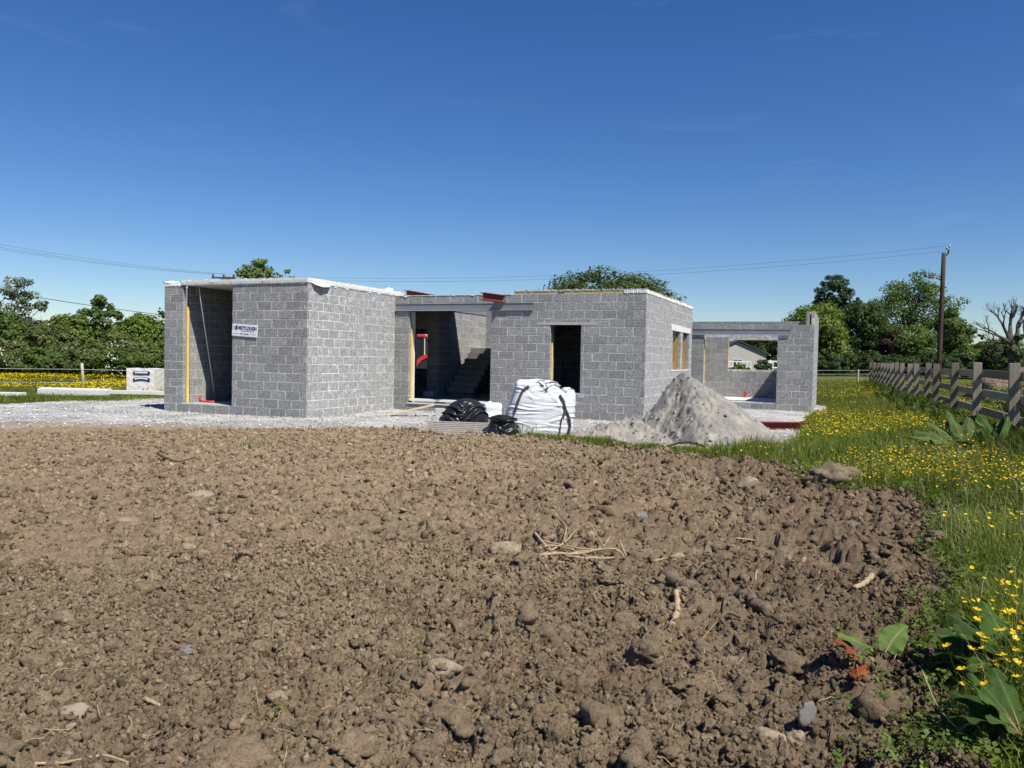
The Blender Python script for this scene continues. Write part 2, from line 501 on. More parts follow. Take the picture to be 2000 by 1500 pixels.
# bare soil, finely broken up
def soil_sheet():
    nc, nr = 910, 580
    ang = np.linspace(R(-50), R(50), nc); rad = 1.7 * np.exp(np.linspace(0, math.log(21.0 / 1.7), nr))
    A_, R_ = np.meshgrid(ang, rad)
    X, Y = np.sin(A_) * R_, np.cos(A_) * R_
    e = soil_edge(X, Y)
    Z = soil_z(X, Y) - 0.06 * smooth(-0.5, 0.0, e) - 0.45 * smooth(0.0, 0.7, e)
    I = np.arange(nc * nr).reshape(nr, nc)
    F = np.stack([I[:-1, :-1], I[:-1, 1:], I[1:, 1:], I[1:, :-1]], -1).reshape(-1, 4)
    keep = (e[:-1, :-1] < 0.6).reshape(-1)
    return np_mesh('soil', np.stack([X, Y, Z], -1).reshape(-1, 3), F[keep], True)

def mat_soil(name, light=1.0, piece=False):
    t = NT(name, 1.0, 0.05)
    sep = t.n('SeparateXYZ', Vector=t.pos)
    side = t.maprange(t.math('SUBTRACT', sep.outputs[0], t.math('MULTIPLY', sep.outputs[1], 0.12)), -2.6, 2.4)
    big = t.noise(0.75, 6, 0.68)
    damp = t.math('ADD', t.math('ADD', t.math('MULTIPLY', side, 0.78), 0.02), t.math('MULTIPLY', t.math('SUBTRACT', big, 0.5), 2.2), True)
    dry = t.mix(t.ramp(t.noise(14, 5, 0.7), [(0.3, 0.0), (0.7, 1.0)]), (0.262 * light, 0.192 * light, 0.119 * light), (0.44 * light, 0.336 * light, 0.214 * light))
    wet = t.mix(t.ramp(t.noise(14, 5, 0.7), [(0.3, 0.0), (0.7, 1.0)]), (0.130 * light, 0.091 * light, 0.060 * light), (0.266 * light, 0.193 * light, 0.125 * light))
    col = t.mix(damp, dry, wet)
    col = t.mix(t.ramp(t.noise(60, 3, 0.75), [(0.36, 0.55), (0.5, 0.0)]), col, (0.07, 0.05, 0.035))
    col = t.mix(t.ramp(t.noise(33, 2, 0.6), [(0.66, 0.0), (0.74, 0.6)]), col, (0.42, 0.36, 0.26))
    if piece:
        col = t.mix(1.0, col, t.ramp(t.obj_random(), [(0.0, 0.5), (0.6, 0.95), (0.97, 1.25), (1.0, 1.6)]), 'MULTIPLY')
    t.color(col)
    t.bump(t.math('ADD', t.noise(60, 5, 0.8), t.math('MULTIPLY', t.noise(170, 3, 0.8), 0.6)), 1.0, 0.02)
    return t.m
M['soil'] = mat_soil('soil')
M['clod'] = mat_soil('soil_clod', 1.05)
M['crumb'] = mat_soil('soil_crumb', 1.1, True)
tag(link('soil', soil_sheet(), M['soil']), kind='structure')

# crushed stone round the house
def gravel_sheet():
    def grid(x0, x1, y0, y1, s):
        return np.meshgrid(np.arange(x0, x1, s), np.arange(y0, y1, s))
    X, Y = grid(-27, 16, 13.2, 38, 0.1)
    e = gravel_edge(X, Y)
    lump = 0.03 * fbm(X * 0.7, Y * 0.7, 3, 55)
    d, r = cells(X / 0.17, Y / 0.17, 56)
    Z = terrain(X, Y) * 0.6 + 0.0 + lump + np.where(r < 0.5, np.clip(1 - (d / 0.45) ** 2, 0, 1) * 0.028 * r * 2, 0) + 0.012 * fbm(X * 9, Y * 9, 2, 57)
    u, v = to_uv(X, Y)
    Z = Z - 0.35 * smooth(0.0, 0.6, e)
    n, m = X.shape
    I = np.arange(n * m).reshape(n, m)
    F = np.stack([I[:-1, :-1], I[:-1, 1:], I[1:, 1:], I[1:, :-1]], -1).reshape(-1, 4)
    keep = (e[:-1, :-1] < 0.55) & (soil_edge(X, Y)[:-1, :-1] > -1.6)
    return np_mesh('gravel_yard', np.stack([X, Y, Z], -1).reshape(-1, 3), F[keep.reshape(-1)], True)
t = NT('gravel', 1.0, 0.1)
vc = t.n('TexVoronoi', Scale=36.0, Vector=t.pos)
sp = t.n('SeparateColor', Color=vc.outputs['Color'])
col = t.ramp(sp.outputs[0], [(0.0, (0.15, 0.15, 0.148)), (0.35, (0.29, 0.29, 0.285)), (0.75, (0.45, 0.445, 0.43)), (1.0, (0.70, 0.695, 0.67))])
dust = t.noise(0.9, 5, 0.65)
col = t.mix(t.ramp(dust, [(0.40, 0.0), (0.62, 0.85)]), col, (0.64, 0.615, 0.555))
sepg = t.n('SeparateXYZ', Vector=t.pos)
front = t.math('ADD', t.maprange(sepg.outputs[1], 19.0, 16.6), t.math('MULTIPLY', t.math('SUBTRACT', t.noise(1.3, 4, 0.7), 0.5), 1.6))
col = t.mix(t.math('MULTIPLY', t.ramp(front, [(0.35, 0.0), (0.8, 1.0)]), 0.75), col, (0.33, 0.25, 0.165))
t.color(col)
t.bump(t.math('ADD', vc.outputs['Distance'], t.noise(60, 3, 0.7)), 1.0, 0.025)
M['gravel'] = t.m
tag(link('gravel_yard', gravel_sheet(), t.m), kind='structure')

# loose clods of earth and small stones lying on the soil
ICO = {}
def ico(sub):
    if sub not in ICO:
        bm = bmesh.new(); bmesh.ops.create_icosphere(bm, subdivisions=sub, radius=1.0)
        V = np.array([v.co[:] for v in bm.verts]); F = np.array([[v.index for v in f.verts] for f in bm.faces]); bm.free()
        ICO[sub] = (V, F)
    return ICO[sub]

def lump_shape(sub, seed, rough=0.28, flat=0.75, cut=0.0, fine=0.0):
    V, F = ico(sub)
    rs = np.random.RandomState(seed)
    k = rs.normal(size=(7, 3)) * 1.6; ph = rs.rand(7) * 6.28
    d = 1 + rough * sum(np.sin(V @ k[i] + ph[i]) / (1 + 0.4 * i) for i in range(7)) * 0.55
    k2 = rs.normal(size=(6, 3)) * 4.5; ph2 = rs.rand(6) * 6.28
    d = d + rough * 0.16 * sum(np.sin(V @ k2[i] + ph2[i]) for i in range(6))
    P = V * d[:, None]
    if cut:
        for i in range(6):
            nrm = rs.normal(size=3); nrm /= np.linalg.norm(nrm)
            over = np.clip(P @ nrm - cut, 0, None)
            P = P - over[:, None] * nrm[None] * 0.92
    if fine:
        for i in range(26):
            f_ = 5 + i * 1.6; k = rs.normal(size=3); k *= f_ / np.linalg.norm(k)
            P = P + V * (fine * (np.abs(np.sin(V @ k + rs.rand() * 6.28)) - 0.6) * 2.2 / (3 + 0.5 * i))[:, None]
    P[:, 2] *= flat
    return P, F

def scatter_lumps(name, n, area, size, mat, sub, seed, zfun, cut=0.0, rough=0.3, inside=None, variants=14, power=2.2):
    rs = np.random.RandomState(seed)
    shapes = [lump_shape(sub, seed * 31 + i, rough, 0.62 + 0.3 * rs.rand(), cut, 0.3 if sub > 2 else 0.0) for i in range(variants)]
    VV, FF, off = [], [], 0
    x0, x1, r0, r1 = area
    ang = R(-38) + rs.rand(n) * R(77); rad = np.exp(math.log(r0) + rs.rand(n) ** 0.85 * math.log(r1 / r0))
    X, Y = np.sin(ang) * rad, np.cos(ang) * rad
    ok = soil_edge(X, Y) < -0.05
    if inside is not None: ok &= inside(X, Y, rs)
    X, Y = X[ok], Y[ok]
    Z = zfun(X, Y)
    for i in range(len(X)):
        P, F = shapes[i % variants]
        s = size[0] + (size[1] - size[0]) * rs.rand() ** power
        a = rs.rand() * 6.28
        c_, s_ = math.cos(a), math.sin(a)
        q = P * s * np.array([1 + 0.3 * rs.rand(), 1, 1])
        VV.append(np.stack([q[:, 0] * c_ - q[:, 1] * s_ + X[i], q[:, 0] * s_ + q[:, 1] * c_ + Y[i], q[:, 2] + Z[i] + s * 0.12], -1))
        FF.append(F + off); off += len(P)
    return tag(link(name, np_mesh(name, np.concatenate(VV), np.concatenate(FF), True), mat), kind='stuff')

lumpier = lambda X, Y, rs: rs.rand(len(X)) < 0.35 + 0.65 * smooth(-4, 2.5, X - 0.15 * Y)
scatter_lumps('soil_clods', 1150, (0, 0, 2.6, 16), (0.014, 0.066), M['clod'], 3, 5, soil_z, rough=0.55, inside=lumpier, power=2.8)

def crumbs(name, n, r0, r1, s0, s1, seed, pw):
    rs = np.random.RandomState(seed)
    ang = R(-42) + rs.rand(n) * R(84); rad = np.sqrt(r0 ** 2 + rs.rand(n) * (r1 ** 2 - r0 ** 2))
    X, Y = np.sin(ang) * rad, np.cos(ang) * rad
    ok = (soil_edge(X, Y) < 0.1) & (rs.rand(n) < 0.22 + 1.4 * (vnoise(X * 2.6, Y * 2.6, seed) * 0.6 + vnoise(X * 0.8, Y * 0.8, seed + 1) * 0.4) ** 2)
    X, Y = X[ok], Y[ok]; n = len(X)
    S = (s0 + (s1 - s0) * rs.rand(n) ** pw)
    Z = soil_z(X, Y) + S * 0.12
    sc = S[:, None] * (0.7 + 0.6 * rs.rand(n, 3)); rot = rs.rand(n, 3) * 6.283
    shapes = [lump_shape(1, seed * 50 + i, 0.7, 0.8, 0.66) for i in range(30)]
    return gn_scatter(name, np.stack([X, Y, Z], -1), sc, rot, shapes, M['crumb'])
crumbs('soil_crumbs', 215000, 2.0, 6.5, 0.0025, 0.024, 61, 4.6)
crumbs('soil_crumbs_far', 150000, 6.5, 17.5, 0.005, 0.046, 62, 4.2)
M['stone'] = mat_plain('stone', (0.17, 0.13, 0.09), (0.33, 0.28, 0.21), 9, 0.9, 0.15, 0.6, 0.004, fine=70)
M['stone_pale'] = mat_plain('stone_pale', (0.16, 0.118, 0.075), (0.38, 0.31, 0.215), 16, 0.95, 0.1, 1.0, 0.010, fine=45)
M['stone_grey'] = mat_plain('stone_grey', (0.12, 0.112, 0.10), (0.21, 0.195, 0.175), 14, 0.8, 0.2, 0.5, 0.003, fine=70)
scatter_lumps('pebbles', 300, (0, 0, 2.6, 16), (0.007, 0.022), M['stone'], 2, 9, soil_z, cut=0.62, rough=0.25, power=2.5)

# gravel stones along the yard, too many to count
def gravel_stones():
    rs = np.random.RandomState(77)
    X = -14 + rs.rand(5200) * 21; Y = 15.2 + rs.rand(5200) ** 1.3 * 9
    ok = (gravel_edge(X, Y) < -0.1) & (soil_edge(X, Y) > 0.0)
    u, v = to_uv(X, Y)
    ok &= ~((v > -0.05) & (u > -4.8) & (u < 0.02)) & ~((v > 4.1) & (u < 7.6))
    X, Y = X[ok], Y[ok]
    V0, F0 = ico(1)
    S = 0.008 + 0.020 * rs.rand(len(X)) ** 2
    P = V0[None] * S[:, None, None] * (0.7 + 0.6 * rs.rand(len(X), 12 if len(V0) == 12 else len(V0), 1)) * np.array([1.2, 1, 0.75])
    P = P + np.stack([X, Y, terrain(X, Y) * 0.6 + 0.02], -1)[:, None]
    F = F0[None] + (np.arange(len(X)) * len(V0))[:, None, None]
    return np_mesh('gravel_stones', P.reshape(-1, 3), F.reshape(-1, 3))
t = NT('gravel_stone', 0.95, 0.15)
t.color(t.ramp(t.island(), [(0.0, (0.18, 0.18, 0.18)), (0.5, (0.45, 0.445, 0.43)), (1.0, (0.76, 0.75, 0.72))]))
tag(link('gravel_stones', gravel_stones(), t.m), kind='stuff')
# ------------------------------------------------------------------ the block house (local u along the front, v into the depth)
M1, U2, M2, U3, V3 = 4.129, 7.508, 6.647, 11.284, 12.345
house = thing('block_house', 'unfinished grey concrete block house with open doorways and no roof behind the ploughed earth', 'house',
              (HA[0], HA[1], 0), TH)

BLOCKS = []          # (wall object, matrix args, size, projected area)
LOOSE = []

def wall(label, origin, axis, length, z0, courses, face, openings=(), thick=0.10, core_mat='mortar', phase=0, ends=(0, 0), single=True, white=False, ztop=None, jitter=1.0):
    """A leaf of blockwork. axis 'u' or 'v'; face +1/-1: which way the seen face looks on the other axis.
    ends: 1 where the leaf alternates with another leaf at that corner."""
    u0, v0 = origin
    rs = random.Random(int(abs(u0) * 97 + abs(v0) * 31 + length * 13) + courses)
    top = z0 + courses * H if ztop is None else ztop
    rec = 0.0035
    # core: cells of the wall that are not openings
    s_cuts = sorted({rec, length - rec, *[a - rec for a, b, c, d in openings], *[b + rec for a, b, c, d in openings]})
    z_cuts = sorted({z0 - 0.25, top - 0.004, *[c - rec for a, b, c, d in openings], *[min(d + rec, top - 0.004) for a, b, c, d in openings]})
    s_cuts = [s for s in s_cuts if rec - 1e-6 <= s <= length - rec + 1e-6]; z_cuts = [z for z in z_cuts if z <= top]
    def filled(i, j):
        if not (0 <= i < len(s_cuts)-1 and 0 <= j < len(z_cuts)-1): return False
        s = (s_cuts[i] + s_cuts[i+1]) / 2; z = (z_cuts[j] + z_cuts[j+1]) / 2
        return not any(a - rec < s < b + rec and c - rec < z < d + rec for a, b, c, d in openings)
    d0, d1 = rec, thick - rec
    def P(s, d, z):      # s along, d depth behind the seen face
        return (u0 + s, v0 - face * d, z) if axis == 'u' else (u0 - face * d, v0 + s, z)
    mb = MB()
    for i in range(len(s_cuts)-1):
        for j in range(len(z_cuts)-1):
            if not filled(i, j): continue
            a, b, c, e = s_cuts[i], s_cuts[i+1], z_cuts[j], z_cuts[j+1]
            mb.add([P(a,d0,c),P(b,d0,c),P(b,d0,e),P(a,d0,e)], [(0,1,2,3)])
            mb.add([P(a,d1,c),P(b,d1,c),P(b,d1,e),P(a,d1,e)], [(3,2,1,0)])
            if not filled(i-1, j): mb.add([P(a,d0,c),P(a,d0,e),P(a,d1,e),P(a,d1,c)], [(0,1,2,3)])
            if not filled(i+1, j): mb.add([P(b,d0,c),P(b,d0,e),P(b,d1,e),P(b,d1,c)], [(0,1,2,3)])
            if not filled(i, j-1): mb.add([P(a,d0,c),P(b,d0,c),P(b,d1,c),P(a,d1,c)], [(0,1,2,3)])
            if not filled(i, j+1): mb.add([P(a,d0,e),P(b,d0,e),P(b,d1,e),P(a,d1,e)], [(0,1,2,3)])
    w = mb.build('wall', M['mortar_limed_sunlit' if white else core_mat], house)
    if label: w['label'] = label
    # blocks
    for k in range(courses):
        za, zb = z0 + k * H, min(z0 + (k + 1) * H, top)
        spans = [(0.0, length)]
        if ends[0]: spans = [(0.112 if (k + ends[0]) % 2 else 0.0, length)]
        if ends[1]: spans = [(spans[0][0], length - (0.112 if (k + ends[1]) % 2 else 0.0))]
        zm = (za + zb) / 2
        ztrim = zb
        for a, b, c, d in openings:
            if c - 0.02 < zm < d + 0.02 or (za + 0.06 < c < zb - 0.06 and False):
                spans = [q for (s, e) in spans for q in ((s, min(e, a)), (max(s, b), e)) if q[1] - q[0] > 0.03]
        segs = []
        for s, e in spans:
            cutp = {s, e}
            for a, b, c, d in openings:
                if d > za + 0.004 and c < zb - 0.004:
                    cutp |= {q for q in (a, b) if s + 0.02 < q < e - 0.02}
            cutp = sorted(cutp)
            for i in range(len(cutp) - 1):
                lo_, hi_ = za, zb; mid = (cutp[i] + cutp[i+1]) / 2
                for a, b, c, d in openings:
                    if a < mid < b and d > za and c < zb:
                        if d < zm: lo_ = max(lo_, d)
                        elif c > zm: hi_ = min(hi_, c)
                if hi_ - lo_ < zb - za - 0.001: segs.append((cutp[i], cutp[i+1], lo_, hi_))
                elif segs and abs(segs[-1][1] - cutp[i]) < 1e-6 and segs[-1][2] == lo_ and segs[-1][3] == hi_: segs[-1] = (segs[-1][0], cutp[i+1], lo_, hi_)
                else: segs.append((cutp[i], cutp[i+1], lo_, hi_))
        zfull = (za, zb)
        for s, e, za, zb in segs:
            if zb - za < 0.03: continue
            step = 0.45
            first = 0.45 if (k + phase) % 2 == 0 else 0.225
            # keep the bond on a common grid so that joints line up over openings
            grid = (-0.225 if (k + phase) % 2 else 0.0)
            cuts = [s]
            g = math.ceil((s - grid) / step + 1e-6) * step + grid
            while g < e - 0.02:
                gj = g + rs.uniform(-0.022, 0.022) * jitter
                if gj - cuts[-1] > 0.07 and e - gj > 0.07: cuts.append(gj)
                g += step
            cuts.append(e)
            for i in range(len(cuts)-1):
                a, b = cuts[i], cuts[i+1]
                ga = 0.0 if i == 0 and a == s else 0.0105
                gb = 0.0 if i == len(cuts)-2 else 0.0105
                if s > 0.02 and i == 0 and s == 0.112: ga = 0.006
                gz = 0.018 + rs.uniform(-0.005, 0.005)
                LOOSE.append((w, axis, P, a + ga, b - gb, za + gz * 0.4, zb - gz * 0.6, thick, rs.uniform(-0.002, 0.0025), single, white))
    return w

def block_mesh(lx, ly, lz, variant, mat):
    """A dense concrete block with knocked edges, centred."""
    rs = random.Random(variant)
    bm = bmesh.new()
    bmesh.ops.create_cube(bm, size=1.0)
    for v in bm.verts: v.co = (v.co.x * lx, v.co.y * ly, v.co.z * lz)
    bmesh.ops.bevel(bm, geom=list(bm.edges), offset=0.005, segments=1, affect='EDGES')
    for v in bm.verts:
        v.co += Vector((rs.uniform(-1, 1), 0, rs.uniform(-1, 1))) * 0.0028
    me = bpy.data.meshes.new('block'); bm.to_mesh(me); bm.free()
    me.materials.append(mat)
    return me

# garage: front leaf with the tall opening, side leaf, inner leaf
wall('dark front wall of the projecting garage', (-4.704, 0), 'u', 4.704, 0, 15, -1, [(0.658, 2.345, H, 4.0)], ends=(0, 1))
wall('sunlit side wall of the projecting garage', (0, 0), 'v', M1, 0, 15, +1, ends=(2, 0), white=True, phase=1)
wall('inner wall seen through the garage opening', (-4.046, 0.25), 'v', 4.2, H, 14, +1, single=False)
wall('dark back wall inside the garage', (-4.1, 4.45), 'u', 4.0, H, 14, -1, single=False)
wall(None, (-4.704, 0.1), 'v', 4.6, 0, 15, -1, single=False)
wall(None, (-0.25, 0.36), 'v', 4.0, H, 14, -1, single=False)
# main house front: doorway and tall window
wall('main front wall with wide doorway and tall window', (0.0, M1), 'u', U2, 0, 15, -1,
     [(0.48, 3.12, 0.21, 2.925), (0.015, 4.38, 2.925, 3.145), (4.88, 5.76, 0.71, 2.53)], ends=(0, 1))
wall('bright sunlit limed side wall with two windows', (U2, M1), 'v', M2, 0, 15, +1,
     [(3.44, 4.70, 1.35, 2.53), (5.04, 6.10, 1.35, 2.53)], ends=(2, 0), white=True, phase=1)
wall(None, (U2 - 0.25, M1 + 0.36), 'v', M2 - 0.6, H, 14, -1, [(3.08, 4.34, 1.13, 2.30), (4.68, 5.74, 1.13, 2.30)], single=False)
wall(None, (3.9, M1 + 0.36), 'u', U2 - 4.2, H, 14, +1, [(0.90, 1.94, 0.40, 2.60)], single=False)
# partitions inside
wall('partition with dark inner doorway', (-3.4, 7.0), 'u', 3.34, H, 13, -1, [(2.35, 2.90, 0.0, 2.52)], single=False)
wall('stairwell wall with a patch of sun on it', (-0.062, 7.0), 'v', 3.65, H, 14, +1, single=False)
wall(None, (-0.062, 10.65), 'u', 3.6, H, 14, -1, single=False)
wall(None, (3.78, M1 + 0.36), 'v', 6.2, H, 14, -1, single=False)
wall(None, (3.88, 8.2), 'u', 3.5, H, 14, -1, single=False)
wall(None, (3.5, 10.776), 'u', 4.0, 0, 15, +1, single=False)
wall(None, (-6.0, 14.0), 'u', 6.6, H, 13, -1, [(1.05, 1.72, 1.08, 2.56)], single=False)
wall(None, (-6.0, 4.6), 'v', 9.4, H, 13, +1, single=False)
wall(None, (0.6, 10.8), 'v', 3.2, H, 13, -1, single=False)
# wing: front, side, back
wall('front wall of the low wing behind the sand heap', (6.6, V3), 'u', U3 - 6.6, 0, 13, -1,
     [(1.05, 3.53, 0.25, 2.565), (0.3, 3.93, 2.565, 2.775)], ends=(0, 1))
wall('sunlit end wall of the low wing', (U3, V3), 'v', 4.3, 0, 15, +1, ends=(2, 0), white=True, phase=1)
wall(None, (U3 - 0.25, V3 + 0.02), 'v', 4.0, 0, 15, -1, single=False)
wall('back wall of the wing with its wide window opening', (6.4, V3 + 3.95), 'u', 4.6, 0.14, 11, -1, [(1.57, 4.1, 1.34, 2.5)], single=False, ztop=2.9)
wall(None, (6.7, V3 + 0.25), 'u', 4.25, 2.60, 2, -1, [(0.95, 3.43, 2.0, 2.7)], single=False)
wall(None, (6.6, V3 + 0.1), 'v', 3.8, 0, 12, +1, single=False)

# which blocks show largest: those become parts of their own, the rest one joined part
def area_of(item):
    w, axis, P, a, b, za, zb, th, jt, single, white = item
    def px(s, z):
        u, v, z = P(s, 0, z)
        x, y = house_xy(u, v)
        return 771 * x / y, 771 * (z - CAM_H) / y
    q = [px(a, za), px(b, za), px(b, zb), px(a, zb)]
    return abs(sum(q[i][0]*q[(i+1) % 4][1] - q[(i+1) % 4][0]*q[i][1] for i in range(4))) / 2
order = sorted(range(len(LOOSE)), key=lambda i: -area_of(LOOSE[i]) if LOOSE[i][9] else 0.0)
singles = set(order[:300])
bmesh_cache = {}
JV, JF, WV, WF = [], [], [], []
def add_joined(V, F, box):
    o = len(V)
    (x0, y0, z0), (x1, y1, z1) = box
    V += [(x0,y0,z0),(x1,y0,z0),(x1,y1,z0),(x0,y1,z0),(x0,y0,z1),(x1,y0,z1),(x1,y1,z1),(x0,y1,z1)]
    F += [tuple(i + o for i in q) for q in ((0,3,2,1),(4,5,6,7),(0,1,5,4),(1,2,6,5),(2,3,7,6),(3,0,4,7))]
for idx, (w, axis, P, a, b, za, zb, th, jt, single, white) in enumerate(LOOSE):
    p0 = P(a, -jt, za); p1 = P(b, th, zb)
    lo = tuple(min(p0[i], p1[i]) for i in range(3)); hi = tuple(max(p0[i], p1[i]) for i in range(3))
    if idx in singles:
        lx, ly, lz = round(b - a, 2), round(th + jt, 3), round(zb - za, 2)
        key = (round(b - a, 2), lz, idx % 3, white)
        if key not in bmesh_cache:
            bmesh_cache[key] = block_mesh(key[0], 0.1, key[1], idx, M['block_white_single'] if white else M['block'])
        o = bpy.data.objects.new('block', bmesh_cache[key]); C.objects.link(o)
        o.parent = w
        o.location = tuple((lo[i] + hi[i]) / 2 for i in range(3))
        o.rotation_euler = (0, 0, 0 if axis == 'u' else R(90))
        o.scale = ((b - a) / key[0], ly / 0.1, (zb - za) / key[1])
    else:
        add_joined(WV if white else JV, WF if white else JF, (lo, hi))
me = bpy.data.meshes.new('blockwork'); me.from_pydata(JV + WV, [], JF + [tuple(i + len(JV) for i in q) for q in WF]); me.update()
me.materials.append(M['block_joined']); me.materials.append(M['block_white'])
me.polygons.foreach_set('material_index', [0] * len(JF) + [1] * len(WF))
tag(link('blockwork', me, None, house), kind='stuff')

def part(name, boxes, mat, bevel=0.0, parent=house, label=None):
    mb = MB()
    for a, b in boxes: mb.box(a, b)
    o = mb.build(name, M[mat], parent, bevel=bevel)
    if label: o['label'] = label
    return o

part('floor_slab', [((-4.6, 0.11, -0.1), (-0.11, 4.4, 0.232))], 'concrete')
part('floor_slab', [((-5.9, 4.5, -0.1), (3.75, 13.9, 0.285))], 'concrete')
part('floor_slab', [((3.9, M1 + 0.37, -0.1), (7.2, 10.6, 0.285))], 'concrete')
part('floor_slab', [((6.65, V3 + 0.11, -0.1), (U3 - 0.36, V3 + 3.94, 0.24))], 'concrete_pale')

# rough-edged roof slabs
def rough_slab(name, lo, hi, mat, amp=0.012, seed=1, nx=70, label=None):
    (x0, y0, z0), (x1, y1, z1) = lo, hi
    mb = MB(); rs = np.random.RandomState(seed)
    ring = []
    def edge(p, q, n):
        return [(p[0] + (q[0]-p[0]) * i / n, p[1] + (q[1]-p[1]) * i / n) for i in range(n)]
    loop = edge((x0, y0), (x1, y0), nx) + edge((x1, y0), (x1, y1), nx) + edge((x1, y1), (x0, y1), 4) + edge((x0, y1), (x0, y0), 4)
    n = len(loop); top = rs.normal(size=n) * amp; out = np.abs(rs.normal(size=n)) * amp * 0.8
    cx, cy = (x0 + x1) / 2, (y0 + y1) / 2
    low = [(x, y, z0) for x, y in loop]
    mid = [(x + out[i] * np.sign(x - cx) * (abs(x - cx) > (x1 - x0) * 0.499), y + out[i] * np.sign(y - cy) * (abs(y - cy) > (y1 - y0) * 0.499), (z0 + z1) / 2) for i, (x, y) in enumerate(loop)]
    hi_ = [(x, y, z1 + top[i]) for i, (x, y) in enumerate(loop)]
    mb.add(low + mid + hi_ + [(cx, cy, z1)], [(i, (i+1) % n, n + (i+1) % n, n + i) for i in range(n)] + [(n + i, n + (i+1) % n, 2*n + (i+1) % n, 2*n + i) for i in range(n)] +
           [(2*n + i, 2*n + (i+1) % n, 3*n) for i in range(n)] + [tuple(range(n))[::-1]])
    o = mb.build(name, M[mat], house)
    if label: o['label'] = label
    return o
rough_slab('roof_slab', (-4.08, -0.03, 3.383), (0.02, 4.56, 3.505), 'concrete_pale', 0.006, 2, 60, 'pale precast roof slab over the garage')
rough_slab('roof_slab', (3.80, M1 + 0.02, 3.405), (U2 - 0.02, 10.75, 3.475), 'rubble_screed', 0.016, 3, 130, 'rough stony roof slab over the main rooms')
part('roof_slab', [((-0.02, M1 + 0.102, 3.16), (3.875, 8.0, 3.365)), ((1.7, 8.001, 3.16), (3.875, 10.6, 3.365)), ((-5.9, 4.6, 3.16), (-0.04, 13.9, 3.33))], 'concrete_shaded')
part('insulation_strip', [((3.82, M1 + 0.008, 3.377), (5.05, M1 + 0.16, 3.398)), ((5.25, M1 + 0.008, 3.377), (7.2, M1 + 0.16, 3.397))], 'yellow_foam')
# whitish mortar and membrane smeared along the wall heads
def smear(u0, v0, u1, v1, z, w, seed, h=0.05):
    rs = np.random.RandomState(seed); n = 90
    mb = MB(); L = math.hypot(u1-u0, v1-v0); nx, ny = (v1-v0)/L, -(u1-u0)/L
    a = rs.normal(size=n+1); a = np.convolve(a, [0.25, 0.5, 0.25], 'same')
    vs = []
    for i in range(n+1):
        f = i / n; x, y = u0 + (u1-u0)*f, v0 + (v1-v0)*f
        o = 0.008 + 0.006 * abs(a[i]); drop = 0.012 + 0.028 * max(0, a[i] - 0.3)
        zz = z + h * (0.55 + 0.35 * abs(a[i]))
        vs += [(x + nx*o, y + ny*o, z - drop), (x + nx*o, y + ny*o, zz), (x - nx*w, y - ny*w, zz + 0.01), (x - nx*w, y - ny*w, z - 0.005)]
    fs = []
    for i in range(n):
        for k in range(4):
            fs.append((i*4+k, i*4+(k+1) % 4, (i+1)*4+(k+1) % 4, (i+1)*4+k))
    mb.add(vs, fs + [(0,1,2,3), (n*4+3, n*4+2, n*4+1, n*4)])
    return mb.build('mortar_filler', M['white_mortar'], house)
M['white_mortar'] = mat_plain('white_mortar', (0.60, 0.59, 0.56), (0.84, 0.83, 0.80), 8, 0.9, 0.15, 0.8, 0.008, fine=30)
smear(0.0, 0.02, 0.0, M1, 3.377, 0.16, 4, 0.075)
smear(U2, M1, U2, M1 + M2, 3.377, 0.3, 5, 0.085)
smear(-4.704, 0.0, -4.06, 0.0, 3.377, 0.2, 6, 0.035)
smear(-3.9, 0.0, -0.05, 0.0, 3.372, 0.1, 7, 0.012)
smear(6.9, M1, U2, M1, 3.377, 0.2, 9, 0.075)
smear(0.1, M1, 3.7, M1, 3.377, 0.12, 8, 0.006)
part('mortar_filler', [((-4.14, 0.26, 3.365), (-4.06, 4.5, 3.42)), ((-4.06, 4.47, 3.365), (0.0, 4.54, 3.40))], 'concrete')  # filler strips added to stop light leaking in under the garage slab
# membrane flap hanging off the corner
mb = MB()
fl = [(0.012, 0.12, 3.40), (0.012, 0.95, 3.40), (0.10, 0.78, 3.33), (0.14, 0.45, 3.30), (0.09, 0.20, 3.34)]
mb.add(fl + [(u, v, z + 0.006) for u, v, z in fl], [(0,1,2,3,4), (9,8,7,6,5), (0,5,6,1), (1,6,7,2), (2,7,8,3), (3,8,9,4), (4,9,5,0)])
mb.build('membrane_flap', M['white_plastic'], house)

# steel angle lintels
def lintel_steel(u0, u1, v, z0, z1):
    g = part('steel_lintel', [((u0, v + 0.004, z0 + 0.014), (u1, v + 0.094, z1))], 'steel_grey')
    part('lintel_flange', [((u0, v - 0.055, z0), (u1, v + 0.09, z0 + 0.012))], 'steel_edge', parent=g)
    part('lintel_flange', [((u0, v - 0.012, z1 - 0.012), (u1, v + 0.003, z1 + 0.001))], 'steel_edge', parent=g)
lintel_steel(0.017, 4.378, M1, 2.93, 3.142)
lintel_steel(6.92, 10.528, V3, 2.568, 2.772)
part('concrete_lintel', [((4.5, M1 - 0.006, 2.533), (6.2, M1 + 0.09, 2.598))], 'concrete')
part('concrete_lintel', [((U2 - 0.09, M1 + 3.25, 2.533), (U2 + 0.006, M1 + 4.86, 2.72))], 'concrete_pale')
part('concrete_lintel', [((U2 - 0.09, M1 + 4.885, 2.533), (U2 + 0.0055, M1 + 6.35, 2.70))], 'concrete_pale')
part('window_sill', [((U2 - 0.34, M1 + 3.3, 1.315), (U2 + 0.01, M1 + 6.2, 1.347))], 'concrete_pale')
part('sill_tray', [((5.70, M1 - 0.005, 0.58), (5.88, M1 + 0.09, 0.70))], 'steel_edge')

